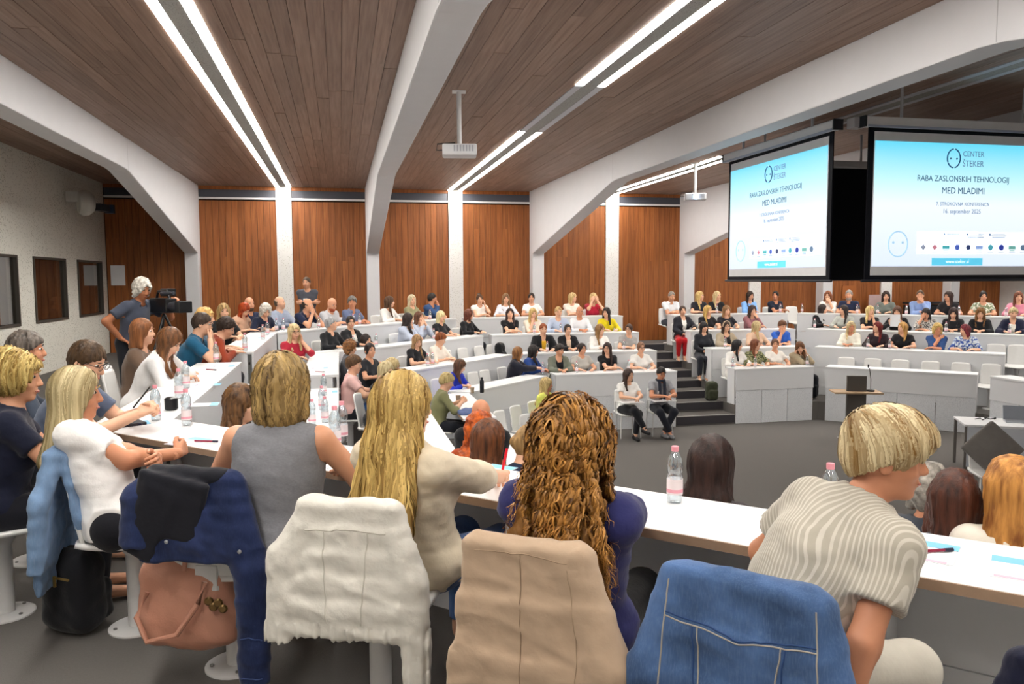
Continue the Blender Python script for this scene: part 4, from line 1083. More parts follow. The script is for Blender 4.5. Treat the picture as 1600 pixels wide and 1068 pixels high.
# --- top row along the wooden wall
sit(0, 'back1', 749, 'woman with hair tied up in white top resting her cheek on one hand', sex=F, hair='bun', hc=BR, top=('cap', '#f0ece6'), head=(0, 10, 6), arms=('cheek', 'fold'), lean=14)
sit(0, 'back1', 790, 'woman with long light brown hair in pale blue white blouse', sex=F, hair='long', hc='#7a5c3e', top=('elbow', '#dfe4ee'), head=(5, 8, 0), lean=10)
sit(0, 'back1', 831, 'dark-haired woman in white tee with a side ponytail', sex=F, hair='pony', hc='#241a15', skin='b', top=T_('#f3f1ee'), head=(15, 2, 0), lean=4)
sit(0, 'back1', 893, 'blonde woman in cream tee turning to the woman in red', sex=F, hair='bob', hc=BL, hc2='#ead09a', top=T_('#efe6da'), head=(-45, 4, 0), lean=10, arms=('fold', 'fold'))
sit(0, 'back1', 926, 'blonde woman in red top covering her face with both hands', sex=F, hair='bob', hc=BL, hc2='#ead09a', top=('tee', '#b5243c'), head=(0, 12, 0), lean=12, arms=('brow', 'brow'))
sit(0, 'back2', 1047, 'grey-haired man in white checked shirt and dark jeans at the aisle end', sex=M, hair='crop', hc='#7b756e', skin='b', top=('polo', '#e6ebf2'), bottom='#28303e', head=(0, 16, 0), lean=14, arms=('fold', 'fold'), shoes='#8a6a4a', off=-.05, h=1.2)
sit(0, 'back2', 1093, 'blonde woman in black dress looking right in the back row', sex=F, hair='long', hc=BL, hc2='#ecd08c', top=T_('#22232c'), head=(-45, 0, 0), lean=6)
sit(0, 'back2', 1120, 'pale blonde woman in black top beside the blonde in black dress', sex=F, hair='long', hc='#d8b878', hc2='#f4e2b4', top=T_(BK), head=(-20, 2, 0), lean=6)
sit(0, 'back2', 1171, 'dark-haired woman in sky blue shirt before the wall panel', sex=F, hair='long', hc=DB, skin='b', top=Sh('#7fb0ea'), head=(-5, 10, 0), lean=8, arms=('fold', 'together'))
sit(0, 'back2', 1211, 'dark-haired woman in navy tee turning left in the back row', sex=F, hair='back', hc='#1d1614', skin='c', top=T_('#1e2435'), head=(45, 0, 0), lean=12, arms=('fold', 'fold'))
sit(0, 'ne', 1294, 'woman with reddish hair in white blouse, hand at her mouth', sex=F, hair='bob', hc='#7a4426', top=('elbow', '#f2ede8'), head=(0, 6, 0), arms=('mouth', 'fold'), lean=10)
sit(0, 'ne', 1327, 'grey-bearded man in navy polo with clasped hands', sex=M, hair='short', hc='#8f8a84', head_extra=dict(beard=.008), skin='b', top=('polo', '#222a44'), head=(0, 4, 0), arms=('together', 'together'), lean=12)
sit(0, 'ne', 1384, 'dark-haired woman in grey green shirt below the wall poster', sex=F, hair='bob', hc='#2a1a14', top=Sh('#6d746e'), head=(-15, 8, 0), lean=8)
sit(0, 'ne', 1438, 'balding man in pale blue shirt, hand over his mouth', sex=M, hair='crop', hc='#5a4636', skin='b', top=Sh('#8aa3d4'), head=(0, 4, 0), arms=('mouth', 'fold'), lean=10)
sit(0, 'ne', 1483, 'dark-haired woman in black top in the far right corner', sex=F, hair='mid', hc='#2e1c16', skin='b', top=T_('#1d1c20'), head=(35, 4, 0), lean=8)
sit(0, 'ne', 1536, 'woman with dark top bun in patterned blouse', sex=F, hair='bun', hc='#1e1614', skin='b', top=('tee', '#dcdccf', dict(pattern='blobs', c2='#7d8a6a', scale=26.)), head=(-10, 4, 0), lean=6)
sit(0, 'ne', 1591, 'woman in pink sweater at the right edge of the back row', sex=F, hair='mid', hc='#6d3d28', top=Sh('#d98aa0'), head=(-10, 6, 0), lean=6)
# --- second row
sit(1, 'left1', 366, 'woman with voluminous brown wavy hair in front of the woman in grey', sex=F, hair='wavy', hc='#3a2418', hc2='#7a5632', top=('shirt', '#8a7050', dict(pattern='blobs', c2='#2e2118', scale=40.)), head=(10, 10, 0), lean=10, lod='mid')
sit(1, 'left2', 462, 'blonde woman with glasses in red top resting one arm on the desk', sex=F, hair='mid', hc='#c9a86a', hc2='#efdcae', top=('elbow', '#b32a3e'), turn=55, head=(10, 6, 0), glasses=True, arms=('cheek', (.12, .38, .80)), lean=10, lod='mid')
sit(1, 'nw', 516, 'short grey-haired woman in black top looking right', sex=F, hair='full', hc='#7d7d80', hc2='#c4c4c6', top=Sh(BK), head=(-40, 0, 0), lean=8)
sit(1, 'nw', 551, 'woman with glasses in black blazer over white top, dark hair tied back', sex=F, hair='back', hc='#1e1714', top=Bz(BK), glasses=True, head=(30, 2, 0), lean=2)
sit(1, 'nw', 634, 'woman with dark wavy hair in pale blue shirt, profile to the right', sex=F, hair='wavy', hc='#2b1f1c', top=Sh('#c3cce0'), head=(-60, 4, 0), lean=12, arms=('together', 'chin'))
sit(1, 'nw', 655, 'brown-haired woman drinking with both hands at her mouth', sex=F, hair='bob', hc='#5d3a26', top=Sh('#b9c2d4'), head=(0, 2, 0), lean=6, arms=('mouth', 'mouth'), off=-.10)
sit(1, 'nw', 688, 'platinum blonde woman in black tee of the second row', sex=F, hair='bobf', hc='#d9c078', hc2='#f7ecc0', top=T_('#1c1d22'), head=(10, 4, 0), lean=8)
sit(1, 'nw', 730, 'woman with short auburn hair in black sweater looking right', sex=F, hair='bob', hc='#5c2c1a', top=Sh('#15161a'), head=(-50, 4, 0), lean=10)
sit(1, 'back1', 797, 'dark-haired woman in black tee with folded arms', sex=F, hair='mid', hc='#2c1a17', top=T_('#141519'), head=(5, -4, 0), arms=('fold', 'fold'), lean=6)
sit(1, 'back1', 832, 'woman with long wavy blonde hair in cream top, chin on hand', sex=F, hair='wavy', hc='#b98f4c', hc2='#ecd08c', top=('elbow', '#e8dccb'), head=(-5, 6, 0), arms=('fold', 'chin'), lean=10)
sit(1, 'back1', 872, 'man with short blond hair in light blue shirt', sex=M, hair='short', hc='#a78a58', top=Sh('#b4c1d8'), head=(0, 4, 0), lean=8)
sit(1, 'back1', 905, 'grey balding man in white shirt holding a phone', sex=M, hair='bald', hc='#a39e97', skin='c', top=Sh('#eceef2'), head=(5, 4, 0), arms=('together', 'together'), lean=10)
sit(1, 'back1', 948, 'dark-haired woman in bright yellow top turning left', sex=F, hair='mid', hc='#1c1412', top=Sh('#d8c41c'), head=(45, 6, 0), lean=10)
sit(1, 'back2', 1068, 'woman in dark blazer and red skirt at the aisle end', sex=F, hair='back', hc='#3a2a22', top=Bz('#26262e'), bottom='#b3161e', head=(10, 2, 0), lean=2, legs='side', arms=('desk', 'lap'))
sit(1, 'back2', 1106, 'blonde woman in black tee of the second row right of the steps', sex=F, hair='long', hc='#b98c44', hc2='#e8c478', top=T_('#1b1b20'), head=(-25, 2, 0), lean=4)
sit(1, 'back2', 1135, 'woman with long light brown hair in dark top, straight face', sex=F, hair='long', hc='#7d5a3c', hc2='#a67e56', top=T_('#22222a'), head=(0, 6, 0), lean=6)
sit(1, 'back2', 1174, 'woman with dark wavy hair in mauve sweater, hand on her mouth', sex=F, hair='wavy', hc='#35241e', top=Sh('#94646a'), head=(0, 8, 0), arms=('mouth', 'fold'), lean=10)
sit(1, 'back2', 1284, 'dark-haired woman in black blazer turning right near the corner gap', sex=F, hair='mid', hc='#2a1e1a', top=Bz('#16161b'), head=(-50, 4, 0), lean=8)
sit(1, 'ne', 1319, 'woman with long dark hair in pale grey top beside the black blazer', sex=F, hair='long', hc='#241a18', top=Sh('#a9aca6'), head=(40, 4, 0), lean=6, off=-.1)
sit(1, 'ne', 1359, 'blonde woman in black tee with chin in hand, second row', sex=F, hair='mid', hc='#c9a45a', hc2='#f0da9c', top=T_(BK), head=(-40, 2, 0), arms=('chin', 'fold'), lean=12)
sit(1, 'ne', 1402, 'brown-haired woman in black reading a white sheet held up', sex=F, hair='mid', hc='#4d3020', top=Sh('#17181d'), head=(0, 16, 0), lean=6, arms=((-.11, .33, .90, None, (0, .5, .8)), (.11, .33, .90, None, (0, .5, .8))))
sit(1, 'ne', 1448, 'woman in black and white patterned blouse with hand on forehead', sex=F, hair='bob', hc='#1d1513', skin='b', top=('roll', '#d5d2cc', dict(pattern='blobs', c2='#4a4a4c', scale=40.)), head=(0, 30, 0), arms=('fold', 'brow'), lean=18)
sit(1, 'ne', 1490, 'woman with very long dark hair looking down in black', sex=F, hair='long', hc='#2c1b18', top=Sh('#1a1a1f'), head=(0, 26, 0), lean=10, arms=('together', 'together'))
sit(1, 'ne', 1532, 'woman with long wavy brown hair in black holding a paper', sex=F, hair='wavy', hc='#5d3f24', hc2='#9a6c3a', top=Sh('#16171b'), head=(0, 20, 0), lean=10, arms=('together', 'together'))
sit(1, 'ne', 1583, 'blonde older woman in dark jacket with white scarf, right edge', sex=F, hair='full', hc='#b99f6a', hc2='#e6d6a8', top=Bz('#1c2038', '#e8e4da'), head=(-10, 10, 0), lean=8)
# --- third row
sit(2, 'left1', 541, 'short brown-haired person in pink top seen from behind', sex=F, hair='full', hc='#4c3322', hc2='#7a5a3e', top=T_('#e3b9b4'), head=(15, 12, 0), lean=4, lod='mid', h=1.1, off=-.18)
sit(2, 'left1', 584, 'blonde bob-haired person in blue denim seen from behind', sex=F, hair='bob', hc='#b89a62', hc2='#e6d3a0', top=Sh('#2f5f9e'), head=(20, 14, 0), lean=26, lod='mid', h=1.08, off=.12)
sit(2, 'left2', 550, 'woman with curly auburn hair in profile, third row', sex=F, hair='curlyshort', hc='#6b4426', hc2='#9c6a3c', top=T_('#5a5a60'), head=(15, 14, 0), lean=2, lod='mid', h=1.1, off=-.18)
sit(2, 'left2', 579, 'dark-haired woman with tied hair turning to the camera, third row', sex=F, hair='back', hc='#241814', skin='b', top=T_('#23252b'), turn=40, head=(20, 4, 0), lean=8, h=1.1, off=.1)
sit(2, 'left2', 597, 'blonde woman with hand on her face beside the long dark hair', sex=F, hair='bob', hc='#b9a070', hc2='#e2d2a6', top=T_('#26262c'), turn=40, head=(10, 14, 0), arms=('fold', 'cheek'), lean=14, off=.14)
sit(2, 'left2', 608, 'woman with long straight dark hair behind the blonde third row', sex=F, hair='long', hc='#231814', top=T_('#1d1d22'), turn=30, head=(10, 8, 0), lean=6, off=.1)
sit(2, 'nw', 650, 'woman with long light brown hair and black top looking down', sex=F, hair='long', hc='#8a6844', hc2='#b9946a', top=T_('#1c1c21'), head=(20, 26, 0), lean=8)
sit(2, 'nw', 683, 'woman with short auburn hair in cream blouse looking down right', sex=F, hair='full', hc='#6a3216', hc2='#9a5426', top=('elbow', '#eee6da'), head=(-30, 26, 0), lean=12, arms=('together', 'together'))
sit(2, 'back1', 849, 'red-haired man in black jacket over yellow shirt', sex=M, hair='short', hc='#7a3c1c', top=Bz(BK, '#d5a62a'), head=(0, 8, 0), lean=4)
sit(2, 'back1', 888, 'dark-haired woman in black blazer with beige top, third row', sex=F, hair='back', hc='#231a17', top=Bz('#141418', '#cdb49e'), head=(0, 2, 0), lean=2, arms=('together', 'together'))
sit(2, 'back1', 936, 'woman with long light brown hair in white blouse turning right', sex=F, hair='long', hc='#7d5836', hc2='#a8814f', top=Sh('#f0eeea'), head=(-40, 8, 0), lean=8, arms=('together', 'together'))
sit(2, 'back1', 978, 'woman with hair bun and glasses in grey tee leaning left', sex=F, hair='back', hc='#3a261c', top=T_('#9c9a98'), glasses=True, head=(40, 4, 0), lean=10, side=-8, arms=('fold', 'together'))
sit(2, 'back2', 1101, 'woman with black fringe in dark clothes at the aisle end', sex=F, hair='longf', hc='#121012', top=Sh('#22252c'), bottom='#2c2f38', head=(0, 0, 0), lean=2, legs='side', arms=('lap', 'lap'))
rH, KH = sit(2, 'back2', 1135, 'woman with headband and beige cardigan over black top', sex=F, hair='long', hc='#35231a', top=Bz('#a89a84', '#17171a', open=.075), glasses=True, head=(0, 0, 0), lean=4)
sit(2, 'back2', 1181, 'woman with long pale blonde hair in profile to the right', sex=F, hair='long', hc='#b89b66', hc2='#dcc89a', skin='b', top=('elbow', '#d8b9a0'), head=(-70, 2, 0), lean=8)
sit(2, 'back2', 1219, 'brown-haired man in royal blue polo, hand at his face', sex=M, hair='full', hc='#5a371f', skin='b', top=('polo', '#2d5fc0'), head=(0, 16, 0), arms=('fold', 'mouth'), lean=14)
rG, KG = sit(2, 'ne', 1329, 'woman with sunglasses on blonde hair in cream shirt', sex=F, hair='mid', hc='#c9a86c', hc2='#eedcb0', skin='c', top=Sh('#e6e2d4'), head=(-25, 6, 0), lean=8, arms=('together', 'together'))
sit(2, 'ne', 1372, 'woman with dark red long hair in dark top', sex=F, hair='long', hc='#4a1416', hc2='#7d2422', top=Sh('#2a1e24'), head=(35, 4, 0), lean=6)
sit(2, 'ne', 1411, 'strawberry blonde woman in plain black tee', sex=F, hair='mid', hc='#a8773c', hc2='#d9a862', top=T_('#141418'), head=(40, 2, 0), lean=4)
sit(2, 'ne', 1464, 'blonde curly woman in dark blue top, hand on her neck', sex=F, hair='curlyshort', hc='#b9924c', hc2='#e6c880', skin='c', top=('elbow', '#2c4a7c'), head=(-20, 6, 0), arms=('fold', 'neck'), lean=8)
sit(2, 'ne', 1510, 'woman with wine red bob in colourful floral blouse', sex=F, hair='bob', hc='#4a1620', hc2='#8a2c38', top=('elbow', '#c9d4dc', dict(pattern='blobs', c2='#34509a', scale=28.)), head=(50, 12, 0), lean=10)
# --- lowest row
sit(3, 'left2', 690, 'short blonde person in olive top typing on a phone', sex=F, hair='full', hc='#b3995e', hc2='#d9c48c', top=('roll', '#83835e'), head=(10, 24, 0), lean=12, arms=('phone', 'phone'), lod='mid', h=1.1)
sit(3, 'nw', 704, 'woman in royal blue sweater with long brown hair writing', sex=F, hair='long', hc='#4a2e20', hc2='#6e4a32', top=Sh('#2336b8'), head=(-35, 30, 0), lean=24, arms=('together', 'together'), h=1.1)
sit(3, 'nw', 805, 'woman with brown bob in navy blazer reaching right across the desk', sex=F, hair='bob', hc='#6d4324', hc2='#9a6a3c', top=Bz('#20212e', '#e2e0dc'), head=(-50, 8, 0), lean=12, twist=-20, arms=((-.35, .36, .86), (-.25, .42, .86)))
sit(3, 'nw', 828, 'dark-haired woman in blue jacket beside the brown bob', sex=F, hair='mid', hc='#1b1514', skin='c', top=Sh('#2a4a8e'), head=(-50, 8, 0), lean=14, arms=('together', 'together'))
sit(3, 'back1', 873, 'short dark-haired woman in olive blazer over black top', sex=F, hair='full', hc='#1e1614', skin='b', top=Bz('#71766a', '#15151a', open=.075), head=(-20, 16, 0), lean=8, arms=('together', 'together'))
sit(3, 'back1', 909, 'dark-haired woman in pale grey tee, lowest row', sex=F, hair='back', hc='#201613', skin='b', top=T_('#b9b6b0'), head=(-20, 4, 0), lean=4)
sit(3, 'back1', 950, 'woman with glasses and long dark hair in black tee, lowest row', sex=F, hair='long', hc='#2c1c18', top=T_('#16161a'), glasses=True, head=(35, 2, 0), lean=6, arms=('fold', 'fold'))
sit(3, 'back1', 1001, 'woman with glasses in white tee at the desk end by the steps', sex=F, hair='back', hc='#7d5a44', top=T_('#f0efec'), glasses=True, head=(0, 4, 0), lean=8)
sit(3, 'back2', 1150, 'woman with black hair in long white coat at the aisle end', sex=F, hair='long', hc='#131114', top=Sh('#eeece8', hem=-.12), bottom='#e8e6e0', head=(-60, 6, 0), lean=8, legs='side')
sit(3, 'back2', 1179, 'woman with reddish brown hair in camouflage patterned blouse', sex=F, hair='mid', hc='#6a3622', hc2='#8d5434', top=('elbow', '#9a9a72', dict(pattern='blobs', c2='#4c5238', scale=30.)), head=(-35, 4, 0), lean=8)
sit(3, 'back2', 1211, 'woman with tied brown hair in white blouse, lowest row right', sex=F, hair='back', hc='#5a3a28', skin='b', top=('tee', '#f1efe9'), head=(25, 4, 0), lean=8)
sit(3, 'back2', 1244, 'brown-haired woman leaning her head on both hands, beige cardigan', sex=F, hair='mid', hc='#5a3820', hc2='#7d5030', top=Sh('#a89a80'), head=(20, 30, 10), lean=24, arms=('cheek', 'cheek'), h=1.0)
# --- near side rows, seen from behind over the nearest desk
sit(1, 'near', 730, 'brown straight-haired woman seen from behind below the cream blouse arm', sex=F, hair='long', hc='#4a2a18', hc2='#7d4a2a', top=Sh('#2a2d38'), head=(5, 24, 0), lean=26, lod='mid', h=1.1, zoff=-.07)
sit(1, 'near', 793, 'light brown tied-hair person in navy top in profile', sex=F, hair='back', hc='#8a6a42', hc2='#b8925c', top=Sh('#1e2740'), head=(45, 24, 0), lean=28, lod='mid', h=1.1, off=.05, zoff=-.07)
sit(1, 'near', 1108, 'person with smooth dark brown hair seen from behind next to the bottle', sex=F, hair=dict(k='long', t=.03, len=.34, amp=.003, w=.10), hc='#1e1210', hc2='#3c2620', top=T_('#3a3436'), head=(0, 14, 0), lean=8, lod='mid', zoff=-.06, h=1.1)
sit(1, 'near', 1490, 'person with straight brown hair seen from behind past the leaning woman', sex=F, hair='bob', hc='#33180f', hc2='#5c3324', top=T_('#4a4a52'), head=(0, 16, 0), lean=10, lod='mid', zoff=-.08, h=1.1)
sit(1, 'near', 1588, 'person with ginger blonde hair at the right edge in profile', sex=F, hair='long', hc='#9a5c26', hc2='#d99a4e', top=T_('#e4ddd0'), head=(-40, 8, 0), lean=4, lod='mid', h=1.1)
sit(2, 'near', 1452, 'grey curly-haired person beyond the straight brown hair', sex=M, hair='curlyshort', hc='#6e675f', hc2='#b3aca2', skin='c', top=T_('#3c4048'), head=(0, 8, 0), lean=8, h=1.1)
sit(2, 'near', 746, 'person with curly orange hair in front of the bald man', sex=F, hair='curly', hc='#8a3208', hc2='#d4641a', top=Sh('#a8441a'), head=(0, 14, 0), lean=8, lod='mid', h=1.15, zoff=.05)
# ------------------------------------------------------------------ people placed one by one
def local(loc, az, P):
    a = math.radians(az); d = np.asarray(P, float)-np.asarray(loc, float)
    return np.array([d[0]*math.cos(a)-d[1]*math.sin(a), d[0]*math.sin(a)+d[1]*math.cos(a), d[2]])
def aim(loc, az, hz, head, sex):
    "lean and side tilt that bring the head to a point"
    d = local(loc, az, head)-[0, 0, hz]; d[1] -= .03
    side = math.degrees(math.asin(max(-.9, min(.9, d[0]/np.linalg.norm(d))))); return math.degrees(math.atan2(d[1], d[2])), side
def chair_at(p, az, label, group='white pedestal chairs at the nearest desk', z=0., bolts=True): return chair(p[0], p[1], z, az, label, group, bolts)
# cameraman with his camera
CMAN = (-2.42, 9.9, 0.)
person(CMAN, 118, 'white-haired cameraman in grey shirt and dark vest standing by the booth wall', sex='m', pose='stand', legs='stand', hair=dict(k='curly', t=.020, len=.02, amp=.004, w=.06), hc='#cfc8bb', hc2='#f4f0e6', skin='e', top=('polo', '#4a5060'), bottom='#22242c', head=(12, 22, 0), lean=16,
       arms=((-.18, .42, 1.42, (-.6, -.2, -1), (.3, 1, .3)), 'hips'), lod='mid', shoes='#1a1a1a', wr=.005)
CAMCORDER = (CMAN, 118)
person((-.70, 17.55, 0), 172, 'man in dark grey shirt standing with crossed arms against the wooden wall', sex='m', pose='stand', legs='stand', hair='crop', hc='#4a3c30', skin='b', top=('shirt', '#4a4c55'), head=(25, 6, 0), lean=2, arms=('cross', 'cross'), badge=True, shoes='#1a1a1a')
person((-5.95, 18.1, 0), 75, 'bald man in blue shirt behind the middle booth window', sex='m', hair='bald', hc='#4a3c30', skin='b', top=('shirt', '#2f4258'), head=(10, 8, 0))
chair(-5.95, 18.1, 0, 75, 'white chair inside the booth', CHAIRS)
person((1.18, 6.45, TIER_Z[3]), 205, 'bald man in black jacket turning back towards the near rows', sex='m', pose='stand', legs='stand', hz=.86, hair='none', hc='#8a8078', skin='c', top=Bz('#17171b', '#6a6a70'), head=(-10, 12, 0), lean=14, lod='mid', arms=('together', 'hang'), shoes='#1a1a1a')
# floor-level front row
def front_chair(x, y, az, label, tablet=True):
    t = tag(empty('tablet_chair', (x, y, TIER_Z[4]), az), label, 'chair', 'white front row chairs')
    for n in ('seat', 'backrest'): link(n, CH[n], t)
    for sx in (-1, 1):
        for sy in (-1, 1): MB().tube([(sx*.18, sy*.16, .44), (sx*.205, sy*.20, 0)], .011, 8).build('leg', metal_white, t, True)
        MB().tube([(sx*.12, -.18, .44), (sx*.12, -.235, .56)], .010, 8).build('back_bracket', metal_white, t, True)
    if tablet:
        MB().box((.02, .26, .70), (.44, .26, .016)).build('writing_tablet', desk_white, t, bevel=.004); MB().tube([(.24, .0, .44), (.25, .03, .69), (.2, .22, .69)], .010, 8).build('tablet_arm', metal_white, t, True)
zf = TIER_Z[4]
front_chair(5.30, 13.95, 178, 'white tablet chair of the woman with crossed ankles below the desks')
person((5.30, 13.95, zf), 178, 'woman in white tee and black trousers on the front chairs', sex='f', hair='mid', hc='#33211a', top=('tee', '#f2f1ee'), bottom='#1b1c22', head=(-25, 4, 0), lean=2, legs='cross', shoes='#17171a', arms=('together', 'together'), badge=True, lod='mid')
front_chair(5.98, 14.0, 182, 'white tablet chair of the man with a scarf below the desks')
rE, KE = person((5.98, 14.0, zf), 182, 'dark-haired man in grey tee and dark scarf on the front chairs', sex='m', hair='short', hc='#1a1512', skin='c', top=('tee', '#9a9ca2'), bottom='#1d202a', head=(0, 24, 0), lean=4, legs='ankles', shoes='#77777a', arms=('together', 'together'), badge=True, lod='mid')
P_ = KE['nb']; ty_, tx_, tz_ = KE['ty'], KE['tx'], KE['tz']; sc_m = cloth('#2a2e3c')
mb = MB().tube([P_+tx_*(.075*math.cos(a))+ty_*(.075*math.sin(a)+.01)+tz_*.02 for a in np.linspace(0, 6.2832, 15)], .026, 8)
for s in (-1, 1): mb.tube([P_+tx_*s*.05+ty_*.09+tz_*.01, P_+tx_*s*.05+ty_*.14-tz_*.14, P_+tx_*s*.045+ty_*.165-tz_*.33], [.03, .034, .03], 8)
mb.build('scarf', sc_m, rE, True)
YW = (3.42, 13.02); front_chair(*YW, 140, 'white chair under the woman in lemon jacket', False)
person((*YW, zf), 128, 'blonde woman in lemon yellow jacket on the front chairs', sex='f', hair='wavy', hc='#b9975a', hc2='#e2c98e', skin='c', top=Bz('#d8dc6a', '#9a9a98'), bottom='#3a3c44', head=(-15, 4, 0), lean=2, arms=('lap', 'lap'), lod='mid')
for k, (x, y, az) in enumerate([(3.02, 12.62, 135), (2.66, 12.2, 132), (2.42, 11.66, 110), (2.38, 11.02, 92), (2.38, 10.4, 92), (2.98, 11.75, 150)]):
    front_chair(x, y, az, ['empty white chair next to the lemon jacket', 'empty white chair second from the lemon jacket', 'empty white chair at the bend of the front row', 'empty white chair nearest the aisle of the front row', 'loose empty white chair before the bend', 'loose empty white chair below the lemon jacket'][k], False)

# people around the near corner; positions and facing of the near chairs
CHP = [(-.98, 3.92), (-.47, 3.42), (.12, 2.92), (.66, 2.36), (1.18, 1.93), (1.66, 1.33)]; CHA = [92, 20, 22, 34, 47, 45]
GM = (-1.74, 5.04, 0.); 
person(GM, 94, 'man with glasses in grey blue polo looking at a phone over the desk corner', sex='m', hair='short', hc='#3a2a1c', hc2='#5c452e', top=('polo', '#5c6880'), glasses=True, head=(10, 26, 0), lean=24, hz=.57, arms=((-.06, .55, .86, (-.7, -.2, -.7), (.3, .8, .4), (-.5, .4, .7), 'grip'), (.05, .55, .86, (.7, -.2, -.7), (-.3, .8, .4), (.5, .4, .7), 'grip')), lod='near', wr=.004)
chair_at((-1.80, 5.02), 82, 'white chair of the man with the phone')
MB().box((0, 0, 0), (.075, .15, .009)).build('phone', flat('#15161a', .2), None, loc=(-1.80+.60, 5.02+.09, .94), rot=(.9, 0, -1.43), bevel=.003)
tag(bpy.data.objects['phone'], 'black smartphone held by the man with glasses', 'phone')
person((-2.22, 5.70, 0), 70, 'grey-haired man half hidden at the left edge behind the blonde updo', sex='m', hair='full', hc='#3c342e', hc2='#7a7068', skin='c', top=('shirt', '#3a4250'), head=(5, 4, 0), lean=16, lod='mid')
chair_at((-2.22, 5.70), 75, 'white chair of the grey-haired man at the left edge')
UP = (-1.66, 4.22, 0.)
person(UP, 70, 'woman with blonde updo in navy top at the left edge', sex='f', hair=dict(k='bun', t=.018, amp=.005, by=-.05, bz=.105, bs=1.15), hc='#a8843e', hc2='#ecd48a', skin='b', top=('tee', '#1b1f33'), bottom='#1d1e26', head=(14, 8, 0), lean=8, lod='near', arms=('together', 'together'), strand=dict(n=2200, steps=16, step=.012, wave=.004, rad=.0014, lift=.006, hang=.01))
chair_at((-1.66, 4.22), 60, 'white chair of the woman with blonde updo')
W1 = (-1.02, 3.86, 0.)
h1 = at_depth(112, 616, 3.70); le, si = aim(W1, 88, .545, h1, 'f')
person(W1, 88, 'woman with straight blonde hair in white tee leaning back, arms crossed', sex='f', hair=dict(k='long', t=.016, len=.30, amp=.0015, w=.085, front=1, spread=.6), hc='#9c8758', hc2='#e0d0a4', skin='c', top=('tee', '#ecebea'), bottom='#17181f', head=(-8, 6, 0), lean=le, side=si, lod='near', broad=1.1, arms=((.10, .20, .84, (-.7, .3, -.9), (1., .3, .1), (0, 1, .3)), (-.10, .24, .82, (.7, .3, -.9), (-1., .3, .2), (0, 1, .3))), legs='cross', shoes='#141418',
       strand=dict(n=3000, steps=24, step=.021, wave=.0015, wfreq=12, rad=.0013, lift=.004), wr=.005)
chair_at(CHP[0], CHA[0], 'white pedestal chair of the woman leaning back')
W2 = (-.27, 3.24, 0.)
person(W2, 14, 'woman with wavy light brown hair in sleeveless grey top seen from behind', sex='f', hair=dict(k='bob', t=.030, len=.10, amp=.003, wave=1., w=.095), hc='#5c4428', hc2='#c4a468', skin='b', top=('tank', '#85868c', dict(pattern='knit', c2='#6d6e74', neck=(.070, .01, -.02))), bottom='#1a1a20', head=(2, 12, 0), lean=7, hz=.575, lod='near', broad=1.17, arms=((-.20, .36, .80), (.20, .36, .80)),
       strand=dict(n=3000, steps=24, step=.014, wave=.006, wfreq=44, rad=.0021, lift=.006, hang=.03), wr=.003)
chair_at(CHP[1], CHA[1], 'white pedestal chair under the dark denim jacket')
W3 = (.29, 3.05, 0.)
wr3 = local(W3, 45, (.66, 3.20, .81)); h3 = at_depth(622, 628, 2.93); le, si = aim(W3, 45, .545, h3, 'f')
r3, K3 = person(W3, 45, 'woman with long golden blonde hair in cream blouse writing with a red pen', sex='f', hair=dict(k='long', t=.020, len=.42, amp=.002, wave=.6, w=.102, front=0, spread=1.15), hc='#8f6a30', hc2='#ecca7c', skin='a', top=('roll', '#d9ccb4', dict(add=.022, hem=-.12, ease=1.6)), bottom=cloth('#3f5f92', None, 30., 'denim'), head=(28, 2, 0), lean=le, side=si, lod='near', broad=1.08,
       arms=((-.18, .40, .80), (wr3[0], wr3[1], wr3[2], (1., -.6, -.4), (-.55, .8, .0), (0, .1, 1), 'grip')), strand=dict(n=3600, steps=32, step=.018, wave=.010, wfreq=24, rad=.0024, lift=.007), wr=.006)
def to_hall(loc, az, q):
    a = math.radians(az); return np.array([loc[0]+q[0]*math.cos(a)+q[1]*math.sin(a), loc[1]-q[0]*math.sin(a)+q[1]*math.cos(a), loc[2]+q[2]])
def on_head(root, K, nm, me, x, y, z, R=None):
    o = link(nm, me, root); M4 = np.eye(4); M4[:3, :3] = K['HR'] if R is None else K['HR']@R; M4[:3, 3] = K['head']+K['HR']@(np.array([x, y, z])*K['hs']); o.matrix_basis = Matrix(M4); return o
gold = flat('#c9a24a', .25, .9)
on_head(rH, KH, 'headband', MB().tube([(.094*math.cos(a), 0, .118*math.sin(a)) for a in np.linspace(-.1, 3.24, 15)], .011, 8).mesh('headband', flat('#d8c0a4', .6), True), 0, .035, .012)
on_head(rG, KG, 'sunglasses', glasses_mesh(), 0, .075, .098, rotm('X', 35))
on_head(r3, K3, 'earring', MB().tube([(0, .016*math.cos(a), .022*math.sin(a)) for a in np.linspace(0, 6.2832, 15)], .0018, 6).mesh('earring', gold, True), .082, -.005, -.068)
PEN_AT = to_hall(W3, 45, K3['W'][1]+K3['hd'][1]*.07+[0, 0, .03])
chair_at(CHP[2], CHA[2], 'white pedestal chair under the white denim jacket')
W4 = (.74, 2.42, 0.)
wr4 = local(W4, 38, to_world(985, 790, .80)); h4 = at_depth(892, 728, 2.45); le, si = aim(W4, 38, .505, h4, 'f')
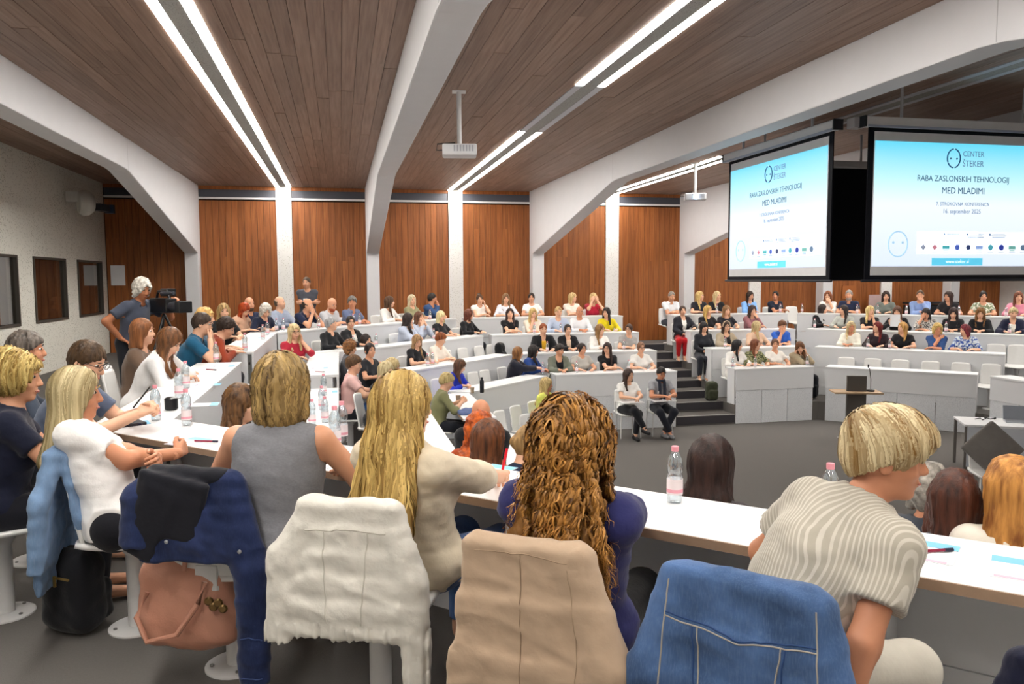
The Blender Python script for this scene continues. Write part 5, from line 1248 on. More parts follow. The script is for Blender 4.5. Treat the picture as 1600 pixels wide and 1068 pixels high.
person(W4, 38, 'woman with long curly brown hair in indigo blouse seen from behind', sex='f', hair=dict(k='curly', t=.032, len=.40, amp=.004, w=.115, tip=.8, spread=.8), hc='#5e3a1c', hc2='#cf9448', skin='b', top=('elbow', '#2a2c5e', dict(add=.026, hem=-.10, ease=2.)), bottom='#141416', head=(6, 6, 0), lean=le, side=si, hz=.505, lod='near', broad=1.1,
       arms=((-.14, .40, .80), (wr4[0]-.05, wr4[1]+.02, wr4[2], (1., -.3, -.1), (-.9, .5, .0))), strand=dict(n=3000, steps=50, step=.0104, curl=.0075, wfreq=135., rad=.0016, lift=.016), wr=.005)
chair_at(CHP[3], CHA[3], 'white pedestal chair under the beige coat')
W5 = (1.13, 1.90, 0.)
h5 = at_depth(1462, 664, 2.22); le, si = aim(W5, 82, .60, h5, 'f')
person(W5, 82, 'woman with short two-tone blonde hair in patterned cream blouse leaning right', sex='f', hair=dict(k='short', t=.014, amp=.002, crown=1.04, edge=.022), hc='#9a7238', hc2='#ead9ae', brows='#6a5236', skin='c', top=('tee', cloth('#b0aa9c', '#cbc6ba', 20., 'swirl'), dict(add=.026, hem=-.14, ease=1.6)), bottom='#c9c4b8', head=(37, 8, -4), lean=le, side=si, hz=.615, lod='near', broad=1.04,
       arms=((-.10, .36, .80), (.26, .02, .50, (.6, -.9, .0), (.1, .1, -1), (1, 0, 0))), strand=dict(n=5000, steps=13, step=.014, wave=.002, wfreq=20, rad=.0015, lift=.005, spread=-.9, hang=.006), lips='#b06a5e', wr=.004)
chair_at(CHP[4], CHA[4], 'white pedestal chair under the blue denim jacket')
chair_at(CHP[5], CHA[5], 'white pedestal chair at the bottom right under a navy jacket')
# chairs for everybody else, then the empty ones
for (row, run, x, y, z, az, lab) in SEATS:
    chair(x, y, z, az, 'white chair under the '+' '.join(lab.split()[:11]), CHAIRS)
def empties(row, run, pxs, txt):
    for i, p in enumerate(pxs):
        x, y, z, az = seat_at(row, run, p, .75, -.02); chair(x, y, z, az, txt % ['first', 'second', 'third', 'fourth', 'fifth', 'sixth'][i], CHAIRS)
empties(2, 'nw', (716, 742, 767), '%s empty white chair from the left of the third row, far left corner')
empties(3, 'nw', (738, 760, 778), '%s empty white chair from the left behind the dark flask')
empties(3, 'ne', (1318, 1360, 1404, 1452, 1500, 1548), '%s empty white chair from the left behind the lectern desk')
empties(2, 'ne', (1556, 1590), '%s empty white chair right of the floral blouse')
empties(0, 'back2', (1247,), '%s empty white chair in the top row beside the corner gap')
# ------------------------------------------------------------------ screens and other hung things
def text_mesh(txt, size, mat, align='CENTER', bold=0.):
    c = bpy.data.curves.new('text', 'FONT'); c.body = txt; c.size = size; c.align_x = align; c.align_y = 'CENTER'; c.resolution_u = 3; c.offset = bold; c.extrude = .0006
    o = bpy.data.objects.new('t', c); COL.objects.link(o); bpy.context.view_layer.update()
    me = bpy.data.meshes.new_from_object(o.evaluated_get(bpy.context.evaluated_depsgraph_get())); bpy.data.objects.remove(o); me.materials.clear(); me.materials.append(mat); return me
def slide_mat():
    m, nt, N, L, B = new_mat('projected_slide')
    tc = N.new('ShaderNodeTexCoord'); sp = N.new('ShaderNodeSeparateXYZ'); L.new(tc.outputs['Generated'], sp.inputs[0])
    c = ramp(N, L, sp.outputs['Z'], [(0., srgb('#dde9fc')), (.5, srgb('#eef8ff')), (.72, srgb('#bdf2fb')), (1., srgb('#5fd6f2'))])
    L.new(c, B.inputs['Emission Color']); B.inputs['Emission Strength'].default_value = SLIDE; B.inputs['Base Color'].default_value = (.1, .1, .1, 1)
    return m
SLIDE = 1.08
SLIDE_M = slide_mat(); INK = emit('#2a5a86', .5); INK2 = emit('#5f7fa8', .7); PALE = emit('#a9cdea', .8); WHT = emit('#f6fbff', .95); CY = emit('#5cc4e4', .9); CY2 = emit('#9fe8f8', .95)
logo_cols = ['#8a93a8', '#c07a8a', '#4aa8b0', '#4a62b8', '#33406a', '#8aa4d8', '#4aa0b0', '#2a3a9a', '#6aa8a0', '#58708a']
case_m = flat('#e4e6ea', .4); black_m = flat('#0c0d16', .6, spec=.2); screen_m = flat('#e8e8ea', .6)
def ring_mesh(rx, rz, w, mat, n=32):
    a = np.linspace(0, 2*np.pi, n, endpoint=False); mb = MB()
    mb.tube([(rx*math.cos(t), 0, rz*math.sin(t)) for t in np.append(a, a[:1])], w, 6); return mb.mesh('ring', mat, True)
def screen(loc, az, label, lit=True):
    "local y points out of the picture side"
    W, H = 2.74, 1.62; t = tag(empty('projection_screen', loc, az), label, 'screen', 'hanging projection screens'); t.scale = (.865,)*3
    MB().box((0, -.01, 0), (W+.10, .012, 1.98)).build('border', black_m, t)
    MB().box((0, -.02, 0), (W+.10, .006, 1.98)).build('back_cloth', black_m, t)
    MB().box((0, 0, .0), (W-.06, .010, 1.86)).build('screen_cloth', screen_m, t)
    MB().box((0, .0, 1.045), (W+.28, .13, .13)).build('casing', case_m, t, bevel=.02); MB().box((0, .072, .985), (W+.24, .02, .025)).build('casing_lip', flat('#aeb8cc', .3), t)
    for s in (-1, 1): MB().box((s*(W/2+.15), 0, 1.045), (.03, .14, .14)).build('end_cap', flat('#22242a', .4), t)
    MB().tube([(-W/2-.1, 0, -1.0), (W/2+.1, 0, -1.0)], .018, 10).build('bottom_bar', flat('#2a2c34', .4), t, True)
    for s in (-1, 1): MB().tube([(s*.95, 0, 1.1), (s*.95, 0, (CEIL-loc[2])/.865)], .02, 8).build('hanging_rod', flat('#b8bac0', .4), t, True)
    if lit:
        sl = MB().box((0, .008, .0), (W-.08, .008, H)).build('slide', SLIDE_M, t)
        e = .0145
        def put(me, x, z, nm='lettering'):
            o = link(nm, me, sl, (x, e, z), (math.pi/2, 0, math.pi)); return o
        # a viewer in front sees local -x on the right-hand side
        def tx(s, width, x, z, m, al='CENTER'):
            me = text_mesh(s, .1, m, al); co = [v.co.x for v in me.vertices]; k = width/(max(co)-min(co)); o = put(me, -x, z); o.scale = (k, k*1.12, 1)
        tx('CENTER', .33, 0., .675, INK2, 'LEFT'); tx('ŠTEKER', .33, 0., .548, INK2, 'LEFT')
        link('logo_ring', ring_mesh(.10, .122, .009, INK), sl, (.14, e, .615))
        for s in (-1, 1):
            link('logo_dot', MB().lathe([(.013, 0), (.013, .004)], 12).mesh('logo_dot', INK), sl, (.14+s*.048, e, .61), (-math.pi/2, 0, 0))
            MB().box((.14, e+.004, .615+s*.122), (.016, .012, .020)).build('logo_notch', CY2, sl)
        tx('RABA ZASLONSKIH TEHNOLOGIJ', 1.43, .03, .343, INK); tx('MED MLADIMI', .66, .03, .187, INK)
        tx('7. STROKOVNA KONFERENCA', .83, .03, .013, INK2); tx('16. september 2025', .58, .02, -.083, INK2)
        link('logo_ring', ring_mesh(.145, .165, .010, PALE), sl, (.95, e, -.52))
        for s in (-1, 1): link('logo_dot', MB().lathe([(.018, 0), (.018, .004)], 12).mesh('logo_dot', PALE), sl, (.95+s*.07, e, -.50), (-math.pi/2, 0, 0))
        MB().box((-.30, e-.004, -.50), (1.92, .003, .30)).build('logo_band', WHT, sl)
        for k in range(3):
            for j in range(2+(k > 0)): MB().box((.10-k*.36, e, -.385-.020*j), (.20+.05*((k+j) % 2), .003, .007)).build('logo_line', INK2, sl)
            MB().box((.24-k*.36, e, -.387), (.020, .003, .028)).build('logo_mark', INK2, sl)
        shapes = [4, 4, 3, 6, 5, 4, 8, 12, 3, 12]
        for k in range(10):
            x = .56-k*.176; m = emit(logo_cols[k], .8)
            if k % 3 == 2: MB().box((x, e, -.56), (.11, .003, .045)).box((x, e, -.600), (.08, .003, .010)).build('sponsor_mark', m, sl)
            else: link('sponsor_mark', MB().lathe([(.040, 0), (.040, .003)], shapes[k]).mesh('sponsor_mark', m), sl, (x, e, -.56), (-math.pi/2, 0, 0))
            MB().box((x, e, -.622), (.09, .003, .006)).build('sponsor_line', INK2, sl)
        MB().box((.02, e-.003, -.752), (.80, .004, .10)).build('address_bar', CY, sl, bevel=.001); tx('www.steker.si', .36, -.02, -.750, WHT)
    return t
SZ = 2.47
screen((5.56, 9.34, SZ), 270, 'left projection screen seen at a slant with a pale blue slide')
scr = screen((7.05, 7.83, SZ), 180, 'right projection screen facing the camera with a pale blue slide')
screen((7.12, 10.86, SZ), 0, 'far projection screen turned away, its black back in the gap', False)
screen((8.62, 9.34, SZ), 90, 'projection screen on the hidden right side of the cluster', False)
MB().box((1.53, -.12, 1.045), (.16, .16, .13)).build('corner_block', flat('#b4b4b8', .4), scr)
def projector(loc, az, zc, label, lens=False):
    t = tag(empty('projector', loc, az), label, 'projector', 'projectors hung from the ceiling')
    MB().tube([(0, 0, .07), (0, 0, zc-loc[2])], .028, 12).build('pole', metal_white, t, True); MB().box((0, 0, zc-loc[2]-.012), (.16, .16, .02)).build('ceiling_plate', metal_white, t)
    MB().box((0, 0, 0), (.40, .30, .13)).build('housing', flat('#d6d7da', .4), t, bevel=.02)
    for k in range(7): MB().box((-.06+.035*k, -.152, .012), (.018, .006, .07)).build('vent_slat', flat('#a4a6ae', .5), t)
    MB().lathe([(.05, 0), (.05, .05), (.035, .055)], 16).build('lens', emit('#cfe6ff', 6.) if lens else flat('#3a3c44', .2), t, True, loc=(-.12, .15, 0) if not lens else (0, -.15, 0), rot=(-math.pi/2, 0, 0) if not lens else (math.pi/2, 0, 0))
    MB().tube([(-.20, .06, .02), (-.27, .08, .02), (-.26, .06, .09), (-.05, .03, .10)], .008, 6).build('cable', flat('#1d1d20', .5), t, True)
P1 = at_depth(718, 236, 9.2); projector(tuple(P1), 8, CEIL, 'white ceiling projector beside the middle white beam')
P2 = at_depth(1086, 308, 15.0); projector(tuple(P2), 20, CEIL, 'small lit projector hanging left of the slanted screen', True)
# round lamp and speaker on the booth wall
q = np.array([LEFT_X, 14.9, 3.12]); qy = 16.9
t = tag(empty('wall_spotlight', (LEFT_X+.02, qy, 3.17)), 'round white lamp with black camera mounted high on the booth wall', 'wall lamp')
MB().lathe([(.02, -.10), (.20, -.08), (.25, 0), (.24, .10), (.16, .19), (.02, .22)], 24).build('drum', flat('#cfcec8', .5), t, True, loc=(.30, 0, 0), rot=(0, math.pi/2, .5))
MB().box((.12, .0, .12), (.24, .06, .20)).build('bracket', flat('#d0d0cc', .5), t); MB().box((.52, .30, -.07), (.16, .40, .14)).build('black_housing', flat('#2a2a30', .4), t, bevel=.01, rot=(0, 0, -.2))
MB().tube([(.35, .1, .02), (.5, .2, -.02)], .03, 8).build('arm', flat('#3a3a40', .4), t, True); MB().box((.64, .52, -.07), (.17, .12, .17)).build('lens_hood', flat('#26324a', .4), t)
tag(MB().box((-4.95, WALL_Y-.01, 1.77), (.30, .012, .46)).build('notice', flat('#f0f1f4', .6)), 'white paper notice on the wooden wall near the cameraman', 'notice')
tag(MB().box((13.95, WALL_Y-.01, 1.22), (.42, .012, .36)).build('wall_board', flat('#a45f2c', .6)), 'small orange brown board on the far wall right of the screens gap', 'board')
tag(MB().box((14.75, WALL_Y-.20, .80), (.60, .03, .70)).box((14.5, WALL_Y-.12, .4), (.03, .03, .8)).box((15.0, WALL_Y-.12, .4), (.03, .03, .8)).build('flip_chart', flat('#b79f9c', .6)), 'pinkish board leaning at the far wall behind the grey green shirt', 'board')
tag(MB().box((16.25, WALL_Y-.45, .43), (1.36, .5, .84)).box((16.25, WALL_Y-.45, .91), (1.40, .54, .05)).build('sideboard', flat('#17181f', .5)), 'dark low sideboard along the far right wall', 'cabinet')

# ------------------------------------------------------------------ things in the arena
lc = to_world(1335, 690, zf); t = tag(empty('lectern', (9.28, 12.62, zf), 200), 'dark grey lectern with light wooden top and microphone', 'lectern')
MB().box((0, 0, .60), (.34, .06, 1.20)).build('body_panel', flat('#57524e', .6), t); MB().box((0, 0, .006), (.5, .42, .012)).build('base_plate', flat('#e4e4e4', .5), t)
MB().box((0, -.02, .90), (.85, .42, .03)).build('reading_top', flat('#b59a7c', .5), t, bevel=.004)
mc = MB(); mc.lathe([(.07, 0), (.07, .03), (.02, .04)], 14).tube([(0, 0, .03), (0, 0, .22), (.03, 0, .42), (.05, 0, .46)], .006, 6).lathe([(.012, .44), (.016, .46), (.014, .50)], 8, (.05, 0, 0))
mc.build('microphone', flat('#17181c', .4), t, True, loc=(-.25, .0, .915)); MB().box((.02, -.034, .95), (.16, .008, .06)).build('plate', flat('#cfd4da', .4), t)
TB = (10.35, 9.95, zf); t = tag(empty('presenter_table', TB, 30), 'white presenter table with grey frame at the right edge of the arena', 'table')
MB().box((0, 0, .735), (1.9, .75, .03)).build('table_top', desk_white, t, bevel=.004)
for sx in (-1, 1):
    for sy in (-1, 1): MB().box((sx*.92, sy*.34, .36), (.04, .04, .72)).build('leg', flat('#6f6a66', .4), t)
MB().box((0, -.355, .40), (1.82, .02, .62)).build('modesty_panel', flat('#c6cad2', .5), t)
t = tag(empty('laptop', (10.28, 10.08, zf+.75), 215), 'open silver laptop on the presenter table', 'laptop')
MB().box((0, 0, .008), (.34, .24, .016)).build('keyboard_base', flat('#b4b8bf', .3, .5), t, bevel=.003); MB().box((0, -.16, .115), (.34, .012, .23), 0, Matrix.Rotation(.35, 3, 'X')).build('lid', flat('#a9b0bb', .3, .5), t, bevel=.003)
tag(MB().tube([(9.8+.04*k+.03*math.sin(k*2.1), 10.35+.05*math.cos(k*1.3), zf+.76+.02*(k % 2)) for k in range(10)], .008, 6).build('cable_coil', flat('#1b1b1f', .6), None, True), 'black cable lying on the presenter table beside the laptop', 'cable')
tag(MB().lathe([(.03, 0), (.036, .02), (.03, .07), (.024, .08)], 12).build('glass_jar', flat('#eef0f2', .2), None, True, loc=(10.62, 10.2, zf+.75)), 'small white cup behind the laptop', 'cup')
front_chair(8.24, 8.46, 200, 'white chair with dark cushion standing in the arena', False)
f = Field(axis(-.34, .34, .012), axis(-.2, .2, .012), axis(-.34, .34, .012))
def rbox(f, c, h, r, R=None, k=0., mode='u'):
    X, Y, Z = f.a[0][:, None, None]-c[0], f.a[1][None, :, None]-c[1], f.a[2][None, None, :]-c[2]
    if R is not None: R = np.asarray(R, np.float32); X, Y, Z = (X*R[0, i]+Y*R[1, i]+Z*R[2, i] for i in range(3))
    qx, qy, qz = np.abs(X)-(h[0]-r), np.abs(Y)-(h[1]-r), np.abs(Z)-(h[2]-r)
    d = np.sqrt(np.maximum(qx, 0)**2+np.maximum(qy, 0)**2+np.maximum(qz, 0)**2)+np.minimum(np.maximum(qx, np.maximum(qy, qz)), 0)-r
    f.blend((slice(None),)*3, d.astype(np.float32), k, mode)
rbox(f, (0, 0, 0), (.26, .05, .26), .03); f.ell((0, 0, 0), (.22, .10, .22), None, .06); v_, q_ = f.mesh()
o = link('cushion', fast_mesh('cushion', v_, q_, cloth('#6e6a66')), None, (8.22, 8.42, zf+.79), (.25, math.radians(45), -math.radians(200))); tag(o, 'dark grey square cushion propped on its corner on the arena chair', 'cushion')

# ------------------------------------------------------------------ small things on the desks
clear = glass_mat('#eaf2f6', .03, .20); cap_m = flat('#e79aa6', .4); lab_m = flat('#f2e6e8', .5); lab2_m = flat('#e8a3b2', .5); red_ink = flat('#c0303c', .5)
def bottle_meshes(seg):
    b = MB().lathe([(.012, .002), (.026, .0), (.030, .012), (.031, .03), (.0315, .10), (.031, .108), (.027, .118), (.031, .130), (.032, .150), (.028, .178), (.018, .198), (.0125, .206), (.0125, .214)], seg, lobes=5, amp=.05, lobe_z=.02).mesh('bottle_body', clear, True)
    c = MB().lathe([(.0145, .208), (.0148, .226), (.0135, .229)], 14).mesh('cap', cap_m, True)
    l = MB().lathe([(.0322, .036), (.0322, .098)], seg).mesh('paper_label', lab_m, True); l2 = MB().lathe([(.0324, .044), (.0324, .058)], seg).mesh('label_stripe', lab2_m, True)
    return b, c, l, l2
BT = bottle_meshes(20); NB = 0
mark = text_mesh('Frutti', .020, red_ink, 'CENTER', .0006)
def bottle(x, y, z, label, detail=False):
    t = tag(empty('water_bottle', (x, y, z), rnd.random()*360), label, 'bottle', 'small water bottles on the desks')
    link('bottle_body', BT[0], t); link('cap', BT[1], t); lb = link('paper_label', BT[2], t); link('label_stripe', BT[3], lb)
    if detail: t.rotation_euler = (0, 0, math.atan2(x, -y)+0.); link('label_print', mark, lb, (0, -.0335, .072), (math.pi/2, 0, 0))
    return t
def on_desk(px, row, run, back=.16):
    a, b = RUNS[row][run]; d = (b-a)/np.linalg.norm(b-a); n = np.array([-d[1], d[0]]); p = a+n*back; lo, hi = -.6, np.linalg.norm(b-a)+.6
    g = lambda t: px_of([*(p+d*t), TIER_Z[row]+DESK_H])[0]-px
    s = g(lo) < 0
    for _ in range(40):
        m = (lo+hi)/2
        if (g(m) < 0) == s: lo = m
        else: hi = m
    q = p+d*lo; return q[0], q[1], TIER_Z[row]+DESK_H
for px, row, run, bk, lab in [
    (498, 0, 'nw', .2, 'beside the man in navy tee'), (443, 0, 'nw', .2, 'before the bald man in pale shirt'), (432, 0, 'nw', .14, 'by the white-haired woman'), (562, 0, 'nw', .2, 'before the slate blue polo'), (552, 0, 'nw', .12, 'next to the slate blue polo'), (672, 0, 'nw', .2, 'before the man in blue shirt'), (1120, 0, 'back2', .2, 'before the pale blonde woman'), (1219, 0, 'back2', .2, 'by the navy tee of the back row'), (1253, 0, 'back2', .12, 'at the corner gap of the back row'), (1339, 0, 'ne', .2, 'before the navy polo'), (1371, 0, 'ne', .2, 'left of the grey green shirt'), (1416, 0, 'ne', .2, 'left of the pale blue shirt'), (1498, 0, 'ne', .2, 'right of the black top in the corner'), (1572, 0, 'ne', .2, 'left of the pink sweater'),
    (552, 1, 'nw', .2, 'before the black blazer with glasses'), (588, 1, 'nw', .2, 'alone on the second row desk'), (678, 1, 'nw', .2, 'before the platinum blonde'), (876, 1, 'back1', .2, 'before the blond man'), (835, 1, 'back1', .14, 'before the chin on hand blonde'), (1300, 1, 'back2', .12, 'before the black blazer near the gap'), (1478, 1, 'ne', .2, 'left of the very long dark hair'), (1577, 1, 'ne', .2, 'before the white scarf'),
    (855, 2, 'back1', .2, 'before the yellow shirt'), (975, 2, 'back1', .2, 'before the grey tee with bun'), (1133, 2, 'back2', .16, 'before the beige cardigan with headband'), (1356, 2, 'ne', .2, 'left of the dark red hair'), (1390, 2, 'ne', .2, 'right of the dark red hair'), (668, 2, 'nw', .16, 'before the cream blouse looking down'), (676, 2, 'nw', .22, 'second before the cream blouse'),
    (848, 3, 'nw', .2, 'between the blue jacket and olive blazer'), (901, 3, 'back1', .2, 'before the pale grey tee'), (982, 3, 'back1', .2, 'left of the white tee by the steps'), (1145, 3, 'back2', .2, 'before the white coat'), (1180, 3, 'back2', .16, 'before the camouflage blouse'), (1261, 3, 'back2', .2, 'before the leaning head')]:
    bottle(*on_desk(px, row, run, bk), 'clear water bottle with pink cap '+lab)
for px, py, z, lab in [(338, 566, .75, 'at the end of the booth side desk'), (383, 548, .75, 'with green tag on the second booth side desk'), (411, 530, .75, 'halfway along the second booth side desk'), (418, 523, .75, 'second halfway along the second booth side desk'), (244, 656, .75, 'by the phone and black lens'), (280, 622, .75, 'behind the pair at the corner'), (292, 664, .75, 'standing alone at the desk corner'), (291, 606, .75, 'tall behind the corner pair'), (488, 665, .425, 'beside the grey shoulder on the second row'), (508, 660, .425, 'second beside the grey shoulder'), (506, 617, .425, 'in front of the black backpack'), (503, 640, .425, 'between backpack and grey shoulder'), (535, 690, .75, 'left of the golden hair'), (524, 700, .75, 'second left of the golden hair')]:
    p = to_world(px, py, z); bottle(p[0], p[1], z, 'clear water bottle with pink cap '+lab)
p = to_world(1054, 784, .75); bottle(p[0], p[1], .75, 'big clear bottle with pink cap and printed label on the nearest desk', True)
p = to_world(1246, 815, .75); bottle(1.72, 2.47, .75, 'bottle half hidden behind the patterned cream blouse')
# leaflets, notebooks and pens
lf_w, lf_b, lf_p = flat('#eef2f6', .5), flat('#7fc3e4', .5), flat('#d8b8cc', .5)
LFM = MB().box((0, 0, .001), (.148, .21, .002)).mesh('sheet', lf_w); LFB = MB().box((0, .075, .0025), (.146, .058, .001)).mesh('blue_header', lf_b); LFP = MB().box((-.005, -.092, .0024), (.12, .018, .001)).mesh('pink_footer', lf_p)
def leaflet(x, y, z, az, label):
    t = tag(empty('leaflet', (x, y, z), az), label, 'leaflet', 'conference leaflets on the desks'); link('sheet', LFM, t); link('blue_header', LFB, t); link('pink_footer', LFP, t)
PEN = MB().tube([(0, -.068, .005), (0, .045, .005), (0, .07, .005)], [.0052, .0055, .003], 8).mesh('barrel', flat('#8a1f3c', .3), True); PENC = MB().lathe([(.0062, 0), (.0062, .03)], 8).mesh('pen_cap', flat('#22223a', .3), True)
def pen(x, y, z, az, label):
    t = tag(empty('pen', (x, y, z), az), label, 'pen', 'dark red pens on the desks'); link('barrel', PEN, t); link('pen_cap', PENC, t, (0, .04, .005), (-math.pi/2, 0, 0))
for i, (px, py, z, az, lab) in enumerate([(1455, 862, .75, 48, 'on the nearest desk under the cream sleeve'), (1592, 890, .75, 45, 'at the right edge of the nearest desk'), (295, 690, .75, 40, 'on the desk corner beside the grey shoulder'), (205, 662, .75, 70, 'under the phone hands at the desk corner'), (318, 632, .75, 88, 'third along the booth side desk'), (325, 601, .75, 90, 'second last on the booth side desk'), (350, 572, .75, 90, 'last on the booth side desk'), (520, 722, .75, 45, 'behind the grey elbow on the nearest desk'), (500, 575, .425, 90, 'before the red top'), (512, 612, .425, 90, 'at the aisle end of the second row'), (360, 553, .75, 90, 'first on the second booth side desk'), (398, 528, .75, 90, 'second on the second booth side desk'), (770, 735, .75, 45, 'under the writing hand')]):
    p = to_world(px, py, z); leaflet(p[0], p[1], z, az, 'white leaflet with blue header '+lab)
for px, py, z, az, lab in [(1458, 862, .754, 95, 'on the leaflet under the cream sleeve'), (208, 663, .754, 120, 'at the desk corner by the phone hands'), (322, 690, .754, 110, 'beside the grey shoulder'), (330, 578, .752, 130, 'on the booth side desk'), (500, 581, .427, 120, 'on the second row by the aisle')]:
    p = to_world(px, py, z); pen(p[0], p[1], z, az, 'dark red pen with black cap '+lab)
t = tag(empty('red_pen', tuple(PEN_AT), 20), 'bright red pen in the hand of the golden-haired woman', 'pen'); MB().tube([(0, 0, -.04), (.02, .03, .07)], .006, 8).build('barrel', flat('#d4182c', .3), t, True)
def small(name, px, py, z, build, label, cat):
    p = to_world(px, py, z); o = build(); o.location = (p[0], p[1], z); tag(o, label, cat); return o
small('flask', 753, 613, TIER_Z[3]+DESK_H, lambda: MB().lathe([(.032, 0), (.036, .01), (.036, .19), (.022, .215), (.022, .25), (.018, .255)], 18).build('flask', flat('#191a20', .3), None, True), 'black metal flask on the lowest row desk', 'flask')
small('paper_cup', 716, 628, TIER_Z[3]+DESK_H, lambda: MB().lathe([(.028, 0), (.038, .10), (.040, .105)], 16).build('paper_cup', flat('#8a7662', .6), None, True), 'brown paper cup on the lowest row desk end', 'cup')
small('paper_cup', 738, 614, TIER_Z[3]+DESK_H, lambda: MB().lathe([(.026, 0), (.035, .09), (.037, .095)], 16).build('paper_cup', flat('#9c8a74', .6), None, True), 'second brown paper cup beside the royal blue sweater', 'cup')
small('lens', 268, 640, .75, lambda: MB().lathe([(.03, 0), (.045, .01), (.045, .08), (.03, .09)], 18).build('camera_lens', flat('#141418', .3), None, True, rot=(0, 0, 0)), 'black round pouch on the desk behind the bottle', 'pouch')
small('book', 195, 664, .75, lambda: MB().box((0, 0, .008), (.15, .21, .016)).build('notebook', flat('#2a2a30', .5), None, rot=(0, 0, -1.0)), 'dark notebook at the desk corner before the crossed arms', 'notebook')
f = Field(axis(-.30, .30, .012), axis(-.18, .18, .012), axis(-.02, .14, .012)); f.ell((0, 0, .02), (.24, .13, .06), None, 0); f.cone((-.2, .05, .04), (.2, -.06, .05), .04, .03, .03); f.add_noise(lambda P: .014*vnoise(P, 30.)); f.plane((0, 0, 0), (0, 0, -1)); v_, q_ = f.mesh()
p = to_world(738, 645, TIER_Z[3]+DESK_H); tag(link('folded_jacket', fast_mesh('folded_jacket', v_, q_, cloth('#5c6a92')), None, (p[0], p[1], TIER_Z[3]+DESK_H), (0, 0, .6)), 'crumpled slate blue jacket lying on the lowest row desk', 'jacket')
# sheets held or read
tag(MB().box((0, 0, 0), (.21, .004, .29)).build('sheet_of_paper', lf_w, None, loc=tuple(np.array(seat_at(1, 'ne', 1402)[:3])+[-.30, -.30, .98]), rot=(.25, 0, math.radians(-45))), 'white sheet held up by the reading woman in black', 'paper')
# stage camera on the cameraman's shoulder
a_ = math.radians(118); fw = np.array([math.sin(a_), math.cos(a_), 0]); rt = np.array([math.cos(a_), -math.sin(a_), 0])
cp = np.array(CMAN)+fw*.40-rt*.10+[0, 0, 1.36]
t = tag(empty('video_camera', tuple(cp), 142), 'black shoulder video camera in front of the cameraman', 'camera'); bk = flat('#141518', .35); gy = flat('#3c3f48', .4)
MB().box((0, -.02, 0), (.13, .40, .17)).build('camera_body', bk, t, bevel=.015); MB().lathe([(.05, 0), (.06, .10), (.066, .20), (.072, .22)], 18).build('lens', gy, t, True, loc=(0, .17, -.01), rot=(-math.pi/2, 0, 0))
MB().box((0, .46, -.01), (.16, .10, .13)).build('lens_hood', bk, t, bevel=.01); MB().box((-.06, .0, .15), (.11, .17, .09)).build('viewfinder', bk, t, bevel=.012); MB().tube([(0, -.16, .08), (0, -.12, .16), (0, .10, .17), (0, .15, .08)], .016, 8).build('handle', bk, t, True)
MB().tube([(.07, .1, .14), (.07, .38, .15)], .02, 10).build('microphone', gy, t, True); MB().box((0, -.27, -.01), (.11, .12, .15)).build('battery', gy, t, bevel=.01)
for k in range(3):
    a2 = k*2.09+.4; MB().tube([(0, 0, -.10), (.55*math.cos(a2), .55*math.sin(a2), -cp[2]+.01)], .016, 8).build('tripod_leg', bk, t, True)
# backpack on the second row seat
f = Field(axis(-.25, .25, .014), axis(-.2, .2, .014), axis(-.02, .56, .014)); rbox(f, (0, 0, .26), (.17, .11, .25), .09); rbox(f, (0, .12, .17), (.13, .05, .13), .05, None, .03); f.cone((-.06, -.02, .50), (.06, -.02, .50), .02, .02, .02); f.add_noise(lambda P: .007*vnoise(P, 38.)); v_, q_ = f.mesh()
BPK = fast_mesh('bag_body', v_, q_, cloth('#17181d'))
p = to_world(490, 620, .45); t = tag(empty('backpack', (-.72, 8.55, TIER_Z[1]+.46), 60), 'black backpack on a second row chair beside the aisle', 'bag'); link('bag_body', BPK, t); MB().tube([(-.09, -.12, .5), (-.1, -.17, .3), (-.09, -.13, .08)], .016, 6).build('strap', bk, t, True); MB().tube([(.09, -.12, .5), (.1, -.17, .3), (.09, -.13, .08)], .016, 6).build('strap', bk, t, True)
chair(-.72, 8.55, TIER_Z[1], 90, 'white chair under the black backpack', CHAIRS)

def bag(loc, az, mat, sc, label):
    t = tag(empty('backpack', loc, az), label, 'bag'); o = link('bag_body', BPK.copy(), t); o.data.materials.clear(); o.data.materials.append(mat); o.scale = sc; return t
x, y, z, az = seat_at(3, 'back2', 1132, .6); bag((7.72, 15.28, TIER_Z[3]), 180, cloth('#3c4030'), (.8, .8, .8), 'olive backpack standing on the aisle step beside the white coat')
x, y, z, az = seat_at(2, 'nw', 786, .6); bag((x, y, z+.46), az, cloth('#17181c'), (.7, .8, .9), 'black bag standing on a third row chair by the corner'); chair(x, y, z, az, 'white chair under the black bag by the corner', CHAIRS)
bag((10.0, 15.1, TIER_Z[3]), 210, cloth('#1a1b22'), (.8, .8, 1.), 'dark bag standing in the gap beside the lectern desk')
